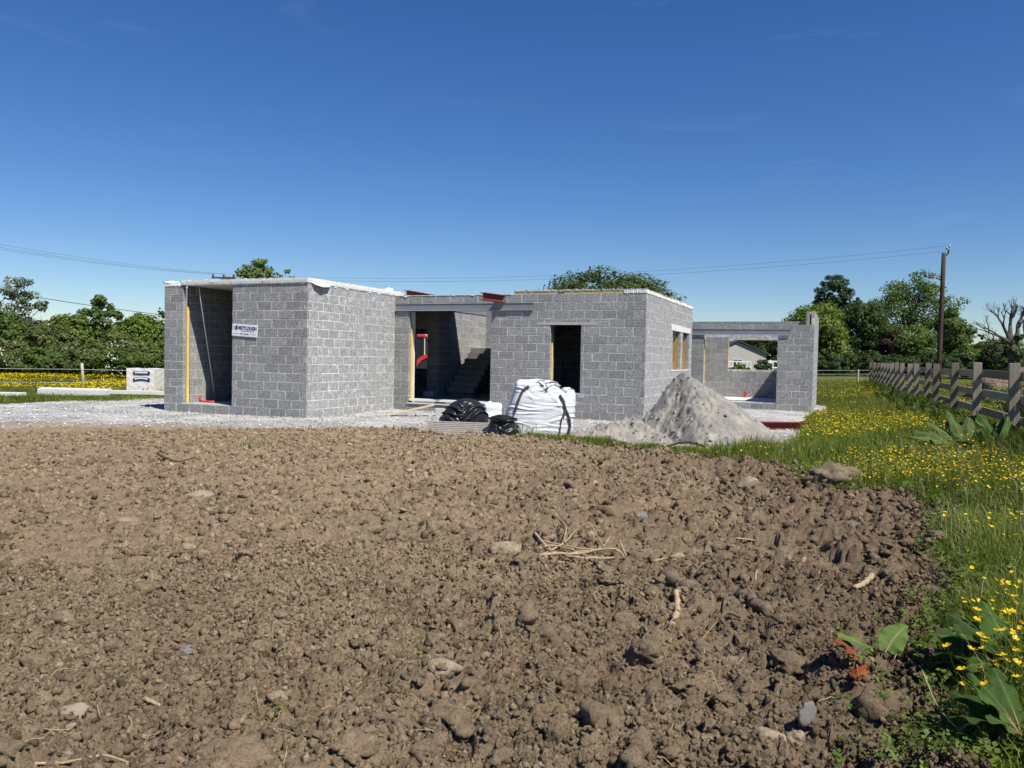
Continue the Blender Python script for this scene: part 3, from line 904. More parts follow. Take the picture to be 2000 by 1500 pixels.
# yellow insulation in the cavities
part('insulation_board', [((-4.16, 0.125, H), (-4.02, 0.205, 2.815))], 'yellow_foam', 0.004)
part('insulation_board', [((0.36, M1 + 0.115, 0.24), (0.505, M1 + 0.215, 2.46))], 'yellow_foam', 0.004)
part('insulation_board', [((4.78, M1 + 0.115, 0.72), (4.905, M1 + 0.205, 2.05))], 'yellow_foam', 0.004)
part('jamb_block', [((0.34, M1 + 0.225, 0.24), (0.488, M1 + 0.35, 2.92))], 'concrete_pale', 0.004)
part('jamb_block', [((4.76, M1 + 0.215, 0.72), (4.888, M1 + 0.32, 2.53))], 'concrete_shaded', 0.004)
part('insulation_board', [((U2 - 0.235, M1 + 4.66, 1.36), (U2 - 0.115, M1 + 4.74, 2.42))], 'tan_board', 0.004)
part('insulation_board', [((U2 - 0.235, M1 + 6.06, 1.36), (U2 - 0.115, M1 + 6.14, 2.48))], 'tan_board', 0.004)
part('insulation_board', [((7.52, V3 + 0.115, 0.3), (7.665, V3 + 0.2, 2.3))], 'yellow_foam', 0.004)
part('insulation_board', [((U3 - 0.225, V3 + 0.12, 2.9), (U3 - 0.135, V3 + 0.5, 3.37))], 'yellow_foam', 0.004)
part('insulation_board', [((7.93, V3 + 3.96, 1.36), (7.985, V3 + 4.03, 2.5))], 'yellow_foam', 0.003)
part('reveal_board', [((U2 - 0.235, M1 + 4.75, 1.36), (U2 - 0.105, M1 + 5.03, 2.53))], 'concrete')

# door threshold
part('threshold', [((0.52, M1 - 0.005, 0.305), (3.1, M1 + 0.16, 0.365)), ], 'white_plastic')
part('threshold', [((0.46, M1 - 0.03, 0.215), (2.9, M1 + 0.09, 0.25))], 'concrete_pale')
part('cream_block', [((-0.62, 6.965, 0.235), (-0.24, 6.995, 0.45))], 'concrete_pale', 0.003)

# precast stairs
flight = part('stair_flight', [((0.16, 7.36, 0.30), (1.10, 7.5, 0.42))], 'concrete_shaded', label='grey precast stair flight inside the wide doorway')
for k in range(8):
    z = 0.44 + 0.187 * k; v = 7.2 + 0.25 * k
    part('step', [((0.16, v, z), (1.15, v + 0.29, z + 0.185))], 'concrete_shaded', 0.004, flight)  # dark tone stands in for shade on the lower steps
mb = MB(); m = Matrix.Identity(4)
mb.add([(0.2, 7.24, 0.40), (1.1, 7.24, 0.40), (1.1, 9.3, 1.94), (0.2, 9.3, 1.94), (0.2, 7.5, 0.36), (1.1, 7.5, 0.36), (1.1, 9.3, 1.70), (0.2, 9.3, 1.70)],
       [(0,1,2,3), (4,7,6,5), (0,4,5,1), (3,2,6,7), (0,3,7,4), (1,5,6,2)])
mb.build('stair_waist', M['concrete_shaded'], flight)
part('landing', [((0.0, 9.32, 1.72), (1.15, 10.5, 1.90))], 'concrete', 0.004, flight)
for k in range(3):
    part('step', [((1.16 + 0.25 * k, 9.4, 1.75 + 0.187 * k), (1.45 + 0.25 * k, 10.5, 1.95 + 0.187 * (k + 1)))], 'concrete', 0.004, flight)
part('stair_support', [((0.3, 7.3, 0.286), (0.5, 7.4, 0.44))], 'concrete_shaded', 0.004, flight)
part('stair_support', [((0.85, 7.3, 0.286), (1.05, 7.4, 0.44))], 'concrete_shaded', 0.004, flight)
# ------------------------------------------------------------------ steel beams, sign and small things at the house
def i_beam(name, label, p0, p1, h, w, mat='red_oxide', tw=0.012, roll=0.0):
    """An I-section from p0 to p1 (undersides of its ends, world coordinates)."""
    p0, p1 = Vector(p0), Vector(p1)
    L = (p1 - p0).length
    yv = (p1 - p0).normalized(); xv = yv.cross(Vector((0,0,1))).normalized(); zv = xv.cross(yv)
    m = Matrix.Translation(p0) @ Matrix((xv, yv, zv)).transposed().to_4x4() @ Matrix.Rotation(roll, 4, 'Y')
    a = w / 2; f = tw * 1.4
    prof = [(-a,0),(a,0),(a,f),(tw/2,f),(tw/2,h-f),(a,h-f),(a,h),(-a,h),(-a,h-f),(-tw/2,h-f),(-tw/2,f),(-a,f)]
    mb = MB(); mb.prism(prof, 0, L, m)
    return tag(mb.build(name, M[mat]), label, 'beam')
def hw(u, v, z):
    x, y = house_xy(u, v); return (x, y, z)
i_beam('steel_joist', 'red oxide steel beam jutting out over the grey lintel of the wide doorway', hw(3.28, 3.2, 3.15), hw(3.70, 5.6, 3.15), 0.2, 0.2)
i_beam('steel_joist', 'dark red steel beam lying on the wall head beside the garage roof', hw(0.36, 4.15, 3.385), hw(0.32, 7.4, 3.385), 0.15, 0.16)
p = ground_point(1500, 841); q = ground_point(1583, 841)
i_beam('steel_joist', 'red steel beam lying on the gravel beside the sand heap', (p[0] - 1.6, p[1] + 0.1, 0.0), (q[0] + 0.05, q[1] + 0.15, 0.0), 0.19, 0.17)

# sign board on the garage
sign = thing('sign_board', 'white tilted sign board lettered MOYLOUGH on the garage front', 'sign', hw(-1.94, -0.02, 2.03))
sign.rotation_euler = (0, R(3.2), TH)
M['sign_white'] = mat_plain('sign_white', (0.74, 0.75, 0.78), (0.80, 0.81, 0.84), 3, 0.5, 0.4, 0.05, 0.001)
M['ink_navy'] = mat_plain('ink_navy', (0.012, 0.016, 0.10), (0.02, 0.025, 0.13), 3, 0.5, 0.3, 0.0, 0.001)
M['ink_teal'] = mat_plain('ink_teal', (0.25, 0.45, 0.50), (0.30, 0.50, 0.55), 3, 0.5, 0.3, 0.0, 0.001)
M['ink_dark'] = mat_plain('ink_dark', (0.004, 0.02, 0.05), (0.008, 0.03, 0.06), 3, 0.5, 0.3, 0.0, 0.001)
M['ink_grey'] = mat_plain('ink_grey', (0.16, 0.17, 0.2), (0.2, 0.21, 0.24), 3, 0.5, 0.3, 0.0, 0.001)
mb = MB(); mb.box((-0.405, -0.010, 0), (0.405, 0.008, 0.31)); mb.build('board', M['sign_white'], sign)
def lettering(txt, x0, x1, z, size, mat, bold=0.0):
    cu = bpy.data.curves.new('lettering', 'FONT'); cu.body = txt; cu.size = size; cu.align_x = 'LEFT'; cu.extrude = 0.0015; cu.offset = bold
    tmp = bpy.data.objects.new('lettering', cu); C.objects.link(tmp)
    dg = bpy.context.evaluated_depsgraph_get()
    me = bpy.data.meshes.new_from_object(tmp.evaluated_get(dg))
    bpy.data.objects.remove(tmp)
    xs = [v.co.x for v in me.vertices]; lo, hi = min(xs), max(xs)
    for v in me.vertices:
        v.co = (x0 + (v.co.x - lo) / (hi - lo) * (x1 - x0), -0.0135 - v.co.z, z + v.co.y)
    me.materials.clear()
    return link('lettering', me, mat, sign)
lettering('MOYLOUGH', -0.20, 0.385, 0.172, 0.125, M['ink_navy'], 0.004)
lettering('Concrete Products Ltd', -0.10, 0.32, 0.128, 0.035, M['ink_grey'])
lettering('093 26600', -0.135, 0.14, 0.045, 0.055, M['ink_grey'])
for i, (a, b, mt) in enumerate(((-0.375, -0.35, 'ink_teal'), (-0.335, -0.318, 'ink_teal'), (-0.30, -0.23, 'ink_dark'))):
    mb = MB()
    n = 10; z0, z1 = 0.155, 0.268
    pts = [(a + (b-a)*0.5 + (b-a)*0.5*math.cos(w), z0 + (z1-z0)*0.5 + (z1-z0)*0.5*math.copysign(abs(math.sin(w))**0.4, math.sin(w))) for w in [2*math.pi*k/24 for k in range(24)]]
    mb.prism(pts, -0.0145, -0.0115, Matrix.Identity(4)); mb.build('emblem_bar', M[mt], sign)
for a, b in ((-0.375, -0.17), (0.17, 0.375)):
    mb = MB(); mb.box((a, -0.013, 0.06), (b, -0.0095, 0.066)); mb.build('printed_rule', M['ink_grey'], sign)

# thin prop, red pipe and bucket inside the openings
mb = MB(); mb.tube([hw(-4.0, 1.16, 0.235), hw(-3.62, 0.12, 3.36)], 0.014, 8)
tag(mb.build('prop_pole', M['concrete_pale'], None, True), 'thin pale pole leaning up to the slab inside the garage opening', 'pole')
mb = MB(); mb.tube([hw(-4.02, 0.62, 0.42), hw(-4.0, 0.60, 0.30), hw(-3.93, 0.58, 0.265), hw(-3.75, 0.55, 0.262), hw(-3.45, 0.55, 0.262)], 0.028, 10)
tag(mb.build('pipe', M['red_plastic'], None, True), 'bent red plastic pipe on the garage floor', 'pipe')
x, y = house_xy(8.68, V3 + 3.75)
mb = MB(); mb.lathe([(0.05, 0), (0.055, 0.02), (0.055, 0.22), (0.065, 0.225), (0.065, 0.25), (0.05, 0.25)], 16, Matrix.Translation((x, y, 0.243)))
tag(mb.build('pipe_stub', M['red_plastic'], None, True), 'short red pipe standing on the floor of the low wing', 'pipe')
# crumpled plastic on the wall head
def crumple(name, label, cat, loc, r, mat, seed, flat=0.7, sub=3, amp=0.5):
    V, F = ico(sub); rs = np.random.RandomState(seed)
    P = V.copy()
    for i in range(10):
        k = rs.normal(size=3) * (1.5 + 0.6 * i); P = P * (1 + amp * 0.3 / (1 + 0.3 * i) * (np.abs(np.sin(V @ k + rs.rand() * 6)) - 0.5))[:, None]
    P = P * np.array(r) ; P[:, 2] *= flat
    P[:, 2] -= P[:, 2].min()
    o = link(name, np_mesh(name, P, F), mat); o.location = tuple(loc)
    return tag(o, label, cat)
crumple('plastic_scrap', 'crumpled white plastic on the wall head where garage meets house', 'plastic scrap', hw(-0.12, 3.95, 3.40), (0.10, 0.06, 0.09), M['white_plastic'], 4, 0.7, 3, 1.3)
crumple('plastic_scrap', 'white plastic scrap on top of the narrow garage pier', 'plastic scrap', hw(-4.55, 0.1, 3.385), (0.14, 0.05, 0.06), M['white_plastic'], 8, 0.7, 3, 1.3)

# timber plank laid up to the threshold, with its prop block
p0 = Vector(ground_point(757, 809, 0.05)); p1 = Vector(hw(2.0, 2.95, 0.27)); 
p1 = Vector(at_depth(846, 789.5, 21.0))
d = (p1 - p0); L = d.length; yv = d.normalized(); xv = yv.cross(Vector((0,0,1))).normalized(); zv = xv.cross(yv)
m = Matrix.Translation(p0) @ Matrix((xv, yv, zv)).transposed().to_4x4()
mb = MB(); mb.box((-0.11, 0, -0.045), (0.11, L, 0.0), m)
tag(mb.build('plank', M['timber'], None, bevel=0.004), 'pale scaffold plank sloping from the gravel up to the doorway', 'plank')
b0 = Vector(at_depth(868, 792, 21.2)); 
mb = MB(); mb.box((b0.x - 0.24, b0.y - 0.1, 0.0), (b0.x + 0.22, b0.y + 0.12, 0.22))
tag(mb.build('concrete_block', M['concrete'], None, bevel=0.006), 'loose grey concrete block on the gravel under the doorway', 'block')

# ------------------------------------------------------------------ bags and containers
t = NT('woven_white', 0.6, 0.3)
t.color(t.mix(t.ramp(t.noise(4, 5, 0.7), [(0.3, 0.0), (0.7, 1.0)]), (0.56, 0.575, 0.59), (0.68, 0.69, 0.70)))
t.bump(t.noise(7, 3, 0.5, dist=1.4), 0.2, 0.02)
M['bag_white'] = t.m
t = NT('black_sheet', 0.36, 0.45); t.color((0.016, 0.016, 0.018)); t.bump(t.noise(6, 2, 0.5, dist=1.2), 0.15, 0.02); M['black_sheet'] = t.m
M['strap'] = mat_plain('strap', (0.05, 0.045, 0.045), (0.09, 0.08, 0.08), 8, 0.8, 0.2, 0.2, 0.001)

def sack(name, prof, depth, nseg=96, nring=64, seed=0, fold=0.03, power=3.0, loc=(0,0,0), rz=0.0, horiz=True, top_crush=0.0, creases=70):
    """Closed sack. prof: list of (z, x_left, x_right); its section is a superellipse of the given depth."""
    prof = np.array(prof); zs = np.linspace(0, 1, nring)
    kz = (prof[:, 0] - prof[0, 0]) / (prof[-1, 0] - prof[0, 0])
    Z = np.interp(zs, kz, prof[:, 0]); XL = np.interp(zs, kz, prof[:, 1]); XR = np.interp(zs, kz, prof[:, 2])
    sm = lambda a: np.convolve(np.pad(a, 3, 'edge'), np.ones(7) / 7, 'valid')
    XL, XR = sm(XL), sm(XR)
    w = np.linspace(0, 2 * math.pi, nseg, endpoint=False)
    cx = np.sign(np.cos(w)) * np.abs(np.cos(w)) ** (2 / power); sx = np.sign(np.sin(w)) * np.abs(np.sin(w)) ** (2 / power)
    V = []
    for i in range(nring):
        c, r = (XL[i] + XR[i]) / 2, (XR[i] - XL[i]) / 2
        dp = depth * (0.55 + 0.45 * min(1, r / max(1e-6, (XR - XL).max() / 2))) * min(1.0, 3.5 * math.sqrt(max(0.0, 1 - zs[i])) + 0.05)
        V.append(np.stack([c + cx * r, sx * dp, np.full(nseg, Z[i])], -1))
    V = np.array(V)
    zz = V[..., 2]; X, Y = V[..., 0], V[..., 1]
    rr_ = random.Random(seed); top = prof[-1, 0]; S_ = X * 0.8 + np.abs(Y) * 0.7 * np.sign(X + 0.01)   # runs round the sides
    disp = fold * 0.8 * fbm(X * 1.8 + seed, zz * 2.0 + Y * 1.5, 3, seed)
    for k in range(creases):
        if horiz:            # slack fabric: sagging cross folds low down, pulls towards the lifting points above
            c0, c1 = rr_.uniform(-0.75, 0.75), rr_.uniform(0.03, 0.95) * top
            an = rr_.gauss(0, 0.32) if c1 < 0.6 * top else rr_.choice((-1, 1)) * rr_.uniform(0.3, 1.2)
            ln, wd, am = rr_.uniform(0.10, 0.38), rr_.uniform(0.012, 0.032), rr_.uniform(0.4, 1.2) * fold
        else:                # thin sheet draped over a heap: folds fall outwards from the top
            c0, c1 = rr_.uniform(-0.6, 0.6) * (XR - XL).max() * 0.5 * 1.3, rr_.uniform(0.1, 0.85) * top
            an = math.pi / 2 - c0 * 1.5 + rr_.gauss(0, 0.35)
            ln, wd, am = rr_.uniform(0.10, 0.34), rr_.uniform(0.010, 0.026), rr_.uniform(0.5, 1.3) * fold
        side_ = rr_.choice((-1, -1, -1, 1))
        du, dz = S_ - c0, zz - c1
        al = du * math.cos(an) + dz * math.sin(an); pe = -du * math.sin(an) + dz * math.cos(an) + rr_.uniform(-0.7, 0.7) * al * al
        win = np.exp(-(al / ln) ** 4) * (np.sign(Y) * side_ > 0 if True else 1)
        disp = disp + am * win * (np.exp(-(pe / wd) ** 2) - 0.65 * np.exp(-((pe - 1.7 * wd) / wd) ** 2))
    nrm = np.stack([cx, sx, np.zeros(nseg)], -1)[None] * np.ones((nring, 1, 1))
    V = V + nrm * disp[..., None]
    V[..., 2] += top_crush * fbm(X * 3.5 + seed, Y * 3.5, 3, seed + 3) * smooth(0.6, 1.0, zz / prof[-1, 0])
    V = V.reshape(-1, 3)
    I = np.arange(nseg * nring).reshape(nring, nseg)
    F = np.stack([I[:-1], np.roll(I[:-1], -1, 1), np.roll(I[1:], -1, 1), I[1:]], -1).reshape(-1, 4)
    tip = np.array([[(XL[-1] + XR[-1]) / 2, 0, Z[-1] + 0.005]])
    V = np.concatenate([V, tip, tip])
    cap = np.stack([I[-1], np.roll(I[-1], -1), np.full(nseg, len(V) - 2), np.full(nseg, len(V) - 1)], -1)
    me = bpy.data.meshes.new(name)
    me.from_pydata(V.tolist(), [], F.tolist() + [tuple(q[:3]) for q in cap.tolist()])
    me.polygons.foreach_set('use_smooth', [True] * len(me.polygons)); me.update()
    return me, V

bx, by = ground_point(1052, 846)[:2]
bag = thing('bulk_bag', 'bulging white woven bulk bag with dark straps in front of the main wall', 'bag', (bx, by, 0.0))
prof = [(0.0, -0.70, 0.68), (0.10, -0.75, 0.73), (0.30, -0.75, 0.75), (0.50, -0.69, 0.76), (0.68, -0.62, 0.74), (0.80, -0.585, 0.66), (0.88, -0.565, 0.50), (0.95, -0.55, 0.44), (1.02, -0.53, 0.38), (1.08, -0.51, 0.30), (1.12, -0.485, 0.16), (1.15, -0.44, -0.10)]
me, BV = sack('body', prof, 0.5, 200, 150, 3, 0.016, 4.2, top_crush=0.05, creases=70)
body = link('body', me, M['bag_white'], bag)
me, _ = sack('bag_corner', [(0.0, -0.17, 0.17), (0.22, -0.2, 0.2), (0.36, -0.17, 0.18), (0.43, -0.10, 0.10), (0.46, -0.03, 0.03)], 0.24, 80, 50, 8, 0.018, 3.0, horiz=False)
o = link('bag_corner', me, M['bag_white'], bag); o.location = (0.585, 0.10, 0.54)
me, _ = sack('gathered_top', [(0.0, -0.30, 0.26), (0.12, -0.26, 0.24), (0.20, -0.17, 0.18), (0.25, -0.05, 0.08)], 0.24, 90, 50, 12, 0.03, 2.4, horiz=False)
o = link('gathered_top', me, M['bag_white'], bag); o.location = (0.10, -0.14, 0.91)
def strap(pts, w=0.035):
    """A band lying over the bag's camera side: (x, z) pairs dropped on its surface."""
    mb = MB(); vs = []
    xs = np.array([p[0] for p in pts]); zs_ = np.array([p[1] for p in pts]); tt = np.linspace(0, len(pts) - 1, 26)
    X = np.interp(tt, range(len(pts)), xs); Z = np.interp(tt, range(len(pts)), zs_)
    for i in range(26):
        j = min(i + 1, 25); k = max(i - 1, 0)
        dx, dz = X[j] - X[k], Z[j] - Z[k]; l = math.hypot(dx, dz)
        nx, nz = -dz / l * w / 2, dx / l * w / 2
        for s_ in (-1, 1):
            x, z = X[i] + s_ * nx, Z[i] + s_ * nz
            near = BV[(np.abs(BV[:, 0] - x) < 0.04) & (np.abs(BV[:, 2] - z) < 0.04)]
            yv = near[:, 1].min() if len(near) else -0.35
            vs += [(x, yv - 0.022, z), (x, yv + 0.02, z)]
    fs = []
    for i in range(25):
        a = i * 4
        fs += [(a, a+2, a+6, a+4), (a+1, a+5, a+7, a+3), (a, a+4, a+5, a+1), (a+2, a+3, a+7, a+6)]
    mb.add(vs, fs); mb.build('strap', M['strap'], bag, True)
strap([(-0.24, 1.03), (-0.36, 0.95), (-0.44, 0.76), (-0.52, 0.5)], 0.05)
strap([(-0.52, 0.49), (-0.58, 0.30), (-0.62, 0.12)], 0.02)
strap([(0.42, 0.86), (0.50, 0.72), (0.54, 0.56), (0.50, 0.40)], 0.045)
strap([(0.54, 0.56), (0.62, 0.40), (0.65, 0.22), (0.62, 0.03)], 0.045)
strap([(0.47, 0.40), (0.44, 0.2), (0.43, 0.02)], 0.018)

bx, by = ground_point(905, 838)[:2]
heap = thing('sheeted_heap', 'large heap under shiny black plastic sheet beside the white drum', 'covered heap', (bx, by, 0.0))
me, _ = sack('black_sheet', [(-0.05, -0.60, 0.56), (0.10, -0.57, 0.54), (0.30, -0.49, 0.52), (0.47, -0.37, 0.46), (0.59, -0.24, 0.37), (0.66, -0.12, 0.25), (0.69, 0.0, 0.12)], 0.42, 170, 110, 21, 0.028, 2.2, horiz=False, creases=60)
link('black_sheet', me, M['black_sheet'], heap)
mb = MB()
rs = random.Random(4)
vs = []; n = 22
for i in range(n):
    a = -0.75 + 1.4 * i / (n - 1)
    vs += [(a, -0.42 - 0.05 * rs.random(), 0.03 + 0.02 * rs.random()), (a, -0.30, 0.10 + 0.04 * rs.random()), (a, -0.15, 0.16)]
fs = [(i*3+k, i*3+k+1, i*3+k+4, i*3+k+3) for i in range(n-1) for k in range(2)]
mb.add(vs, fs); mb.build('sheet_skirt', M['black_sheet'], heap, True)
bx, by = ground_point(981, 853)[:2]
o = thing('black_bag', 'small tied black plastic bag at the soil edge between heap and white bag', 'bag', (bx, by, 0.02))
me, _ = sack('bag_body', [(-0.04, -0.30, 0.32), (0.1, -0.33, 0.33), (0.22, -0.29, 0.29), (0.31, -0.25, 0.22), (0.37, -0.16, 0.12), (0.41, -0.07, 0.02)], 0.27, 110, 80, 33, 0.022, 2.2, horiz=False, creases=50)
link('bag_body', me, M['black_sheet'], o)
me, _ = sack('bag_fold', [(0.0, -0.26, 0.28), (0.03, -0.30, 0.30), (0.08, -0.22, 0.18), (0.12, -0.06, 0.02)], 0.29, 70, 24, 35, 0.02, 2.2, horiz=False)
f = link('bag_fold', me, M['black_sheet'], o); f.location = (0.0, 0.0, 0.31)

# boards under the sheet
p = ground_point(895, 848)
stack = thing('board_stack', 'low stack of weathered grey boards half covered by black sheet', 'boards', (p[0], p[1], 0.03), R(-10))
M['old_wood'] = mat_plain('old_wood', (0.27, 0.24, 0.20), (0.47, 0.43, 0.37), 9, 0.9, 0.15, 0.5, 0.003, fine=50)
for i in range(7):
    mb = MB(); yy = -0.30 + 0.085 * i; zz = 0.03 * i
    mb.box((-0.78 + 0.03 * (i % 3), yy, zz), (0.70 - 0.04 * (i % 2), yy + 0.08, zz + 0.025)); mb.build('board', M['old_wood'], stack, bevel=0.003)

# white drum
p = ground_point(962, 822)
dr = thing('plastic_drum', 'white ribbed plastic drum standing between black heap and white bag', 'drum', (p[0], p[1], 0.0), R(8))
mb = MB(); n = 40; rings = [(0.0, 0.20), (0.02, 0.225), (0.12, 0.228), (0.13, 0.222), (0.30, 0.222), (0.31, 0.228), (0.42, 0.225), (0.455, 0.20), (0.462, 0.15)]
vs = []
for z, r in rings:
    for k in range(n):
        w = 2 * math.pi * k / n; e = 2 / 5.0
        rib = 0.006 * (k % 4 == 0)
        vs.append(((r - rib) * math.copysign(abs(math.cos(w)) ** e, math.cos(w)), 0.8 * (r - rib) * math.copysign(abs(math.sin(w)) ** e, math.sin(w)), z))
fs = [(i*n+k, i*n+(k+1) % n, (i+1)*n+(k+1) % n, (i+1)*n+k) for i in range(len(rings)-1) for k in range(n)] + [tuple(range((len(rings)-1)*n, len(rings)*n))]
mb.add(vs, fs); mb.build('drum_body', M['white_plastic'], dr, True)
mb = MB(); mb.lathe([(0.04, 0.46), (0.045, 0.47), (0.045, 0.495), (0.03, 0.50)], 16, Matrix.Translation((-0.08, 0, 0))); mb.build('cap', M['white_plastic'], dr, True)

# ------------------------------------------------------------------ heap of sand
SP = np.array([3.72, 17.3])
def sand_h(x, y):
    dx, dy = x - SP[0], y - SP[1]
    wob = 0.16 * fbm(x * 1.1, y * 1.1, 3, 61)
    ang = np.arctan2(dy, dx); r = np.hypot(dx, dy)
    left = smooth(0.15, -0.7, dx / (r + 0.05))
    slope = 0.64 + 0.55 * left
    gul = (0.5 - np.abs(fbm(ang * 3.2, r * 0.35, 3, 62))) * 0.10 * smooth(0.1, 0.5, r) * smooth(2.3, 1.0, r)
    main = 1.42 - slope * r - 0.02 / (r + 0.12) * 0.3 + gul + wob * 0.8 * smooth(0.0, 0.5, r) + 0.10 * fbm(x * 3.1, y * 3.1, 2, 70) * smooth(1.4, 0.2, r)
    main = main - 0.10 * left * smooth(0.2, 0.5, r)
    m2 = 0.42 - 0.52 * np.hypot((x - 2.45) * 0.8, (y - 16.5)) + wob * 0.6
    m3 = 0.26 - 0.45 * np.hypot((x - 2.1) * 0.6, y - 16.1) + wob * 0.5
    h = np.maximum(np.maximum(main, m2), m3)
    rough = smooth(1.3, -0.4, dx + 0.35 * (dy + 1.0)) * (0.45 + 0.9 * vnoise(x * 1.6, y * 1.6, 68))         # clumpy on one flank, smooth run on the other
    d, r_ = cells(x / 0.24 + 0.5 * fbm(x * 4, y * 4, 2, 63), y / 0.24 + 0.5 * fbm(x * 4 + 9, y * 4, 2, 69), 64)
    h = h + np.where(r_ < 0.5, np.sqrt(np.clip(1 - (d / 0.5) ** 2, 0, 1)) * 0.12 * (r_ + 0.3), 0) * rough
    d, r_ = cells(x / 0.09, y / 0.09, 65)
    h = h + np.where(r_ < 0.5, np.sqrt(np.clip(1 - (d / 0.5) ** 2, 0, 1)) * 0.05, 0) * (0.3 + 0.7 * rough)
    pit, pr = cells(x / 0.35, y / 0.35, 66)
    h = h - np.where(pr < 0.3, np.clip(1 - (pit / 0.3) ** 2, 0, 1) * 0.15, 0) * rough * smooth(0.1, 0.4, h)
    return h + 0.02 * fbm(x * 7, y * 7, 3, 67)
gx, gy = np.meshgrid(np.linspace(0.4, 7.0, 270), np.linspace(13.6, 20.2, 270))
gz = sand_h(gx, gy); gz = np.where(gz < 0.0, -0.15 + gz * 0.2, gz)
I = np.arange(270 * 270).reshape(270, 270)
F = np.stack([I[:-1, :-1], I[:-1, 1:], I[1:, 1:], I[1:, :-1]], -1).reshape(-1, 4)
keep = (np.maximum(gz[:-1, :-1], gz[1:, 1:]) > -0.2).reshape(-1)
t = NT('sand', 1.0, 0.05)
sepp = t.n('SeparateXYZ', Vector=t.pos)
c1 = t.mix(t.ramp(t.noise(5, 5, 0.7), [(0.3, 0.0), (0.7, 1.0)]), (0.22, 0.20, 0.17), (0.42, 0.385, 0.325))
streak = t.noise(2.2, 4, 0.6, vec=t.scaled(1.0, 1.0, 0.25))
c1 = t.mix(t.ramp(streak, [(0.42, 0.75), (0.58, 0.0)]), c1, (0.215, 0.205, 0.19))
t.color(t.mix(t.ramp(t.noise(90, 2, 0.7), [(0.35, 0.4), (0.5, 0.0)]), c1, (0.12, 0.11, 0.10)))
t.bump(t.noise(50, 5, 0.8), 0.8, 0.015)
tag(link('sand_heap', np_mesh('sand_heap', np.stack([gx, gy, gz], -1).reshape(-1, 3), F[keep], True), t.m), 'grey heap of sand at the corner of the main house', 'sand heap')
# hose by the sand
hp = [(1305, 868), (1325, 862), (1345, 861), (1362, 864), (1375, 869)]
mb = MB(); pts = []
for px, py in hp:
    g = ground_point(px, py, 0.12); pts.append((g[0], g[1], max(0.06, float(sand_h(np.array(g[0]), np.array(g[1])))) + 0.03))
mb.tube(pts, 0.022, 8)
tag(mb.build('hose', M['black_rubber'], None, True), 'short black hose lying at the foot of the sand heap', 'hose')

# ------------------------------------------------------------------ things at the meadow edge
M['lintel'] = M['concrete_pale']
p = ground_point(78, 772)
for i in range(6):
    yy = 0.14 * i
    mb = MB(); mb.box((-0.1 - 0.07 * i, yy, 0.0), (2.35 - 0.05 * i, yy + 0.105, 0.22 + 0.012 * ((i * 7) % 3)), Matrix.Translation(p) @ Matrix.Rotation(R(-3), 4, 'Z'))
    tag(mb.build('precast_lintel_unit', M['lintel'], None, bevel=0.006), ('frontmost', 'second', 'third', 'fourth', 'fifth', 'rearmost')[i] + ' pale precast lintel counting back from the gravel in the row at the meadow edge', 'lintel', 'lintels lying in a row at the meadow edge')
p = ground_point(5, 776)
mb = MB(); mb.box((p[0] - 1.2, p[1], 0.0), (p[0] + 0.6, p[1] + 0.3, 0.16)); tag(mb.build('precast_lintel_unit', M['lintel'], None, bevel=0.006), 'short pale lintel lying apart on the grass at the far meadow corner', 'lintel')
p = ground_point(205, 773); q = ground_point(330, 774)
mb = MB(); mb.box((p[0], p[1], 0.06), (q[0] + 0.6, p[1] + 0.22, 0.2)); tag(mb.build('precast_lintel_unit', M['lintel'], None, bevel=0.006), 'long pale lintel lying in front of the wrapped pallet', 'lintel')

p = ground_point(285, 768)
pal = thing('wrapped_pallet', 'white plastic wrapped pallet load with dark printed bands beside the garage', 'pallet load', (p[0], p[1], 0.0))
mb = MB(); V, F = None, None
bm = bmesh.new(); bmesh.ops.create_cube(bm, size=1.0)
bmesh.ops.subdivide_edges(bm, edges=bm.edges, cuts=14, use_grid_fill=True)
for v in bm.verts:
    x, y, z = v.co
    n_ = 0.004 * math.sin(17 * x + 9 * z) * math.cos(13 * z - 7 * y)
    v.co = (x * 1.04 + n_, y * 0.9 + n_, 0.1 + (z + 0.5) * 0.84 + 0.015 * math.sin(8 * x) * (z > 0.45))
me = bpy.data.meshes.new('wrapped_load'); bm.to_mesh(me); bm.free()
M['wrap'] = mat_plain('wrap', (0.66, 0.62, 0.56), (0.82, 0.80, 0.76), 4, 0.35, 0.5, 0.5, 0.01, fine=12)
link('wrapped_load', me, M['wrap'], pal)
for zc, arch in ((0.78, 0.0), (0.52, 0.05)):
    n = 16; up, dn = [], []
    for k in range(n + 1):
        x = -0.26 + 0.62 * k / n; s_ = arch * math.sin(math.pi * k / n)
        up.append((x, zc + 0.06 + s_)); dn.append((x, zc - 0.06 + s_))
    mb = MB(); mb.prism(up + dn[::-1], -0.478, -0.462, Matrix.Identity(4)); mb.build('printed_band', M['ink_navy'], pal)
    up, dn = [], []
    for k in range(n + 1):
        x = -0.20 + 0.48 * k / n; s_ = arch * math.sin(math.pi * (k + 2.3) / (n + 4.6)); b = 0.028 * (0.6 + 0.4 * math.sin(k * 2.1))
        up.append((x, zc + 0.03 + b * 0.5 + s_)); dn.append((x, zc - 0.005 - b * 0.3 + s_))
    mb = MB(); mb.prism(up + dn[::-1], -0.482, -0.479, Matrix.Identity(4)); mb.build('printed_scroll', M['sign_white'], pal)
for i in range(3):
    mb = MB(); mb.box((-0.5 + 0.43 * i, -0.43, 0.0), (-0.38 + 0.43 * i, 0.43, 0.1)); mb.build('pallet_bearer', M['old_wood'], pal)
p = ground_point(318, 762)
tr = thing('trestle', 'yellow timber trestle leaning behind the garage pier', 'trestle', (p[0], p[1], 0.0))
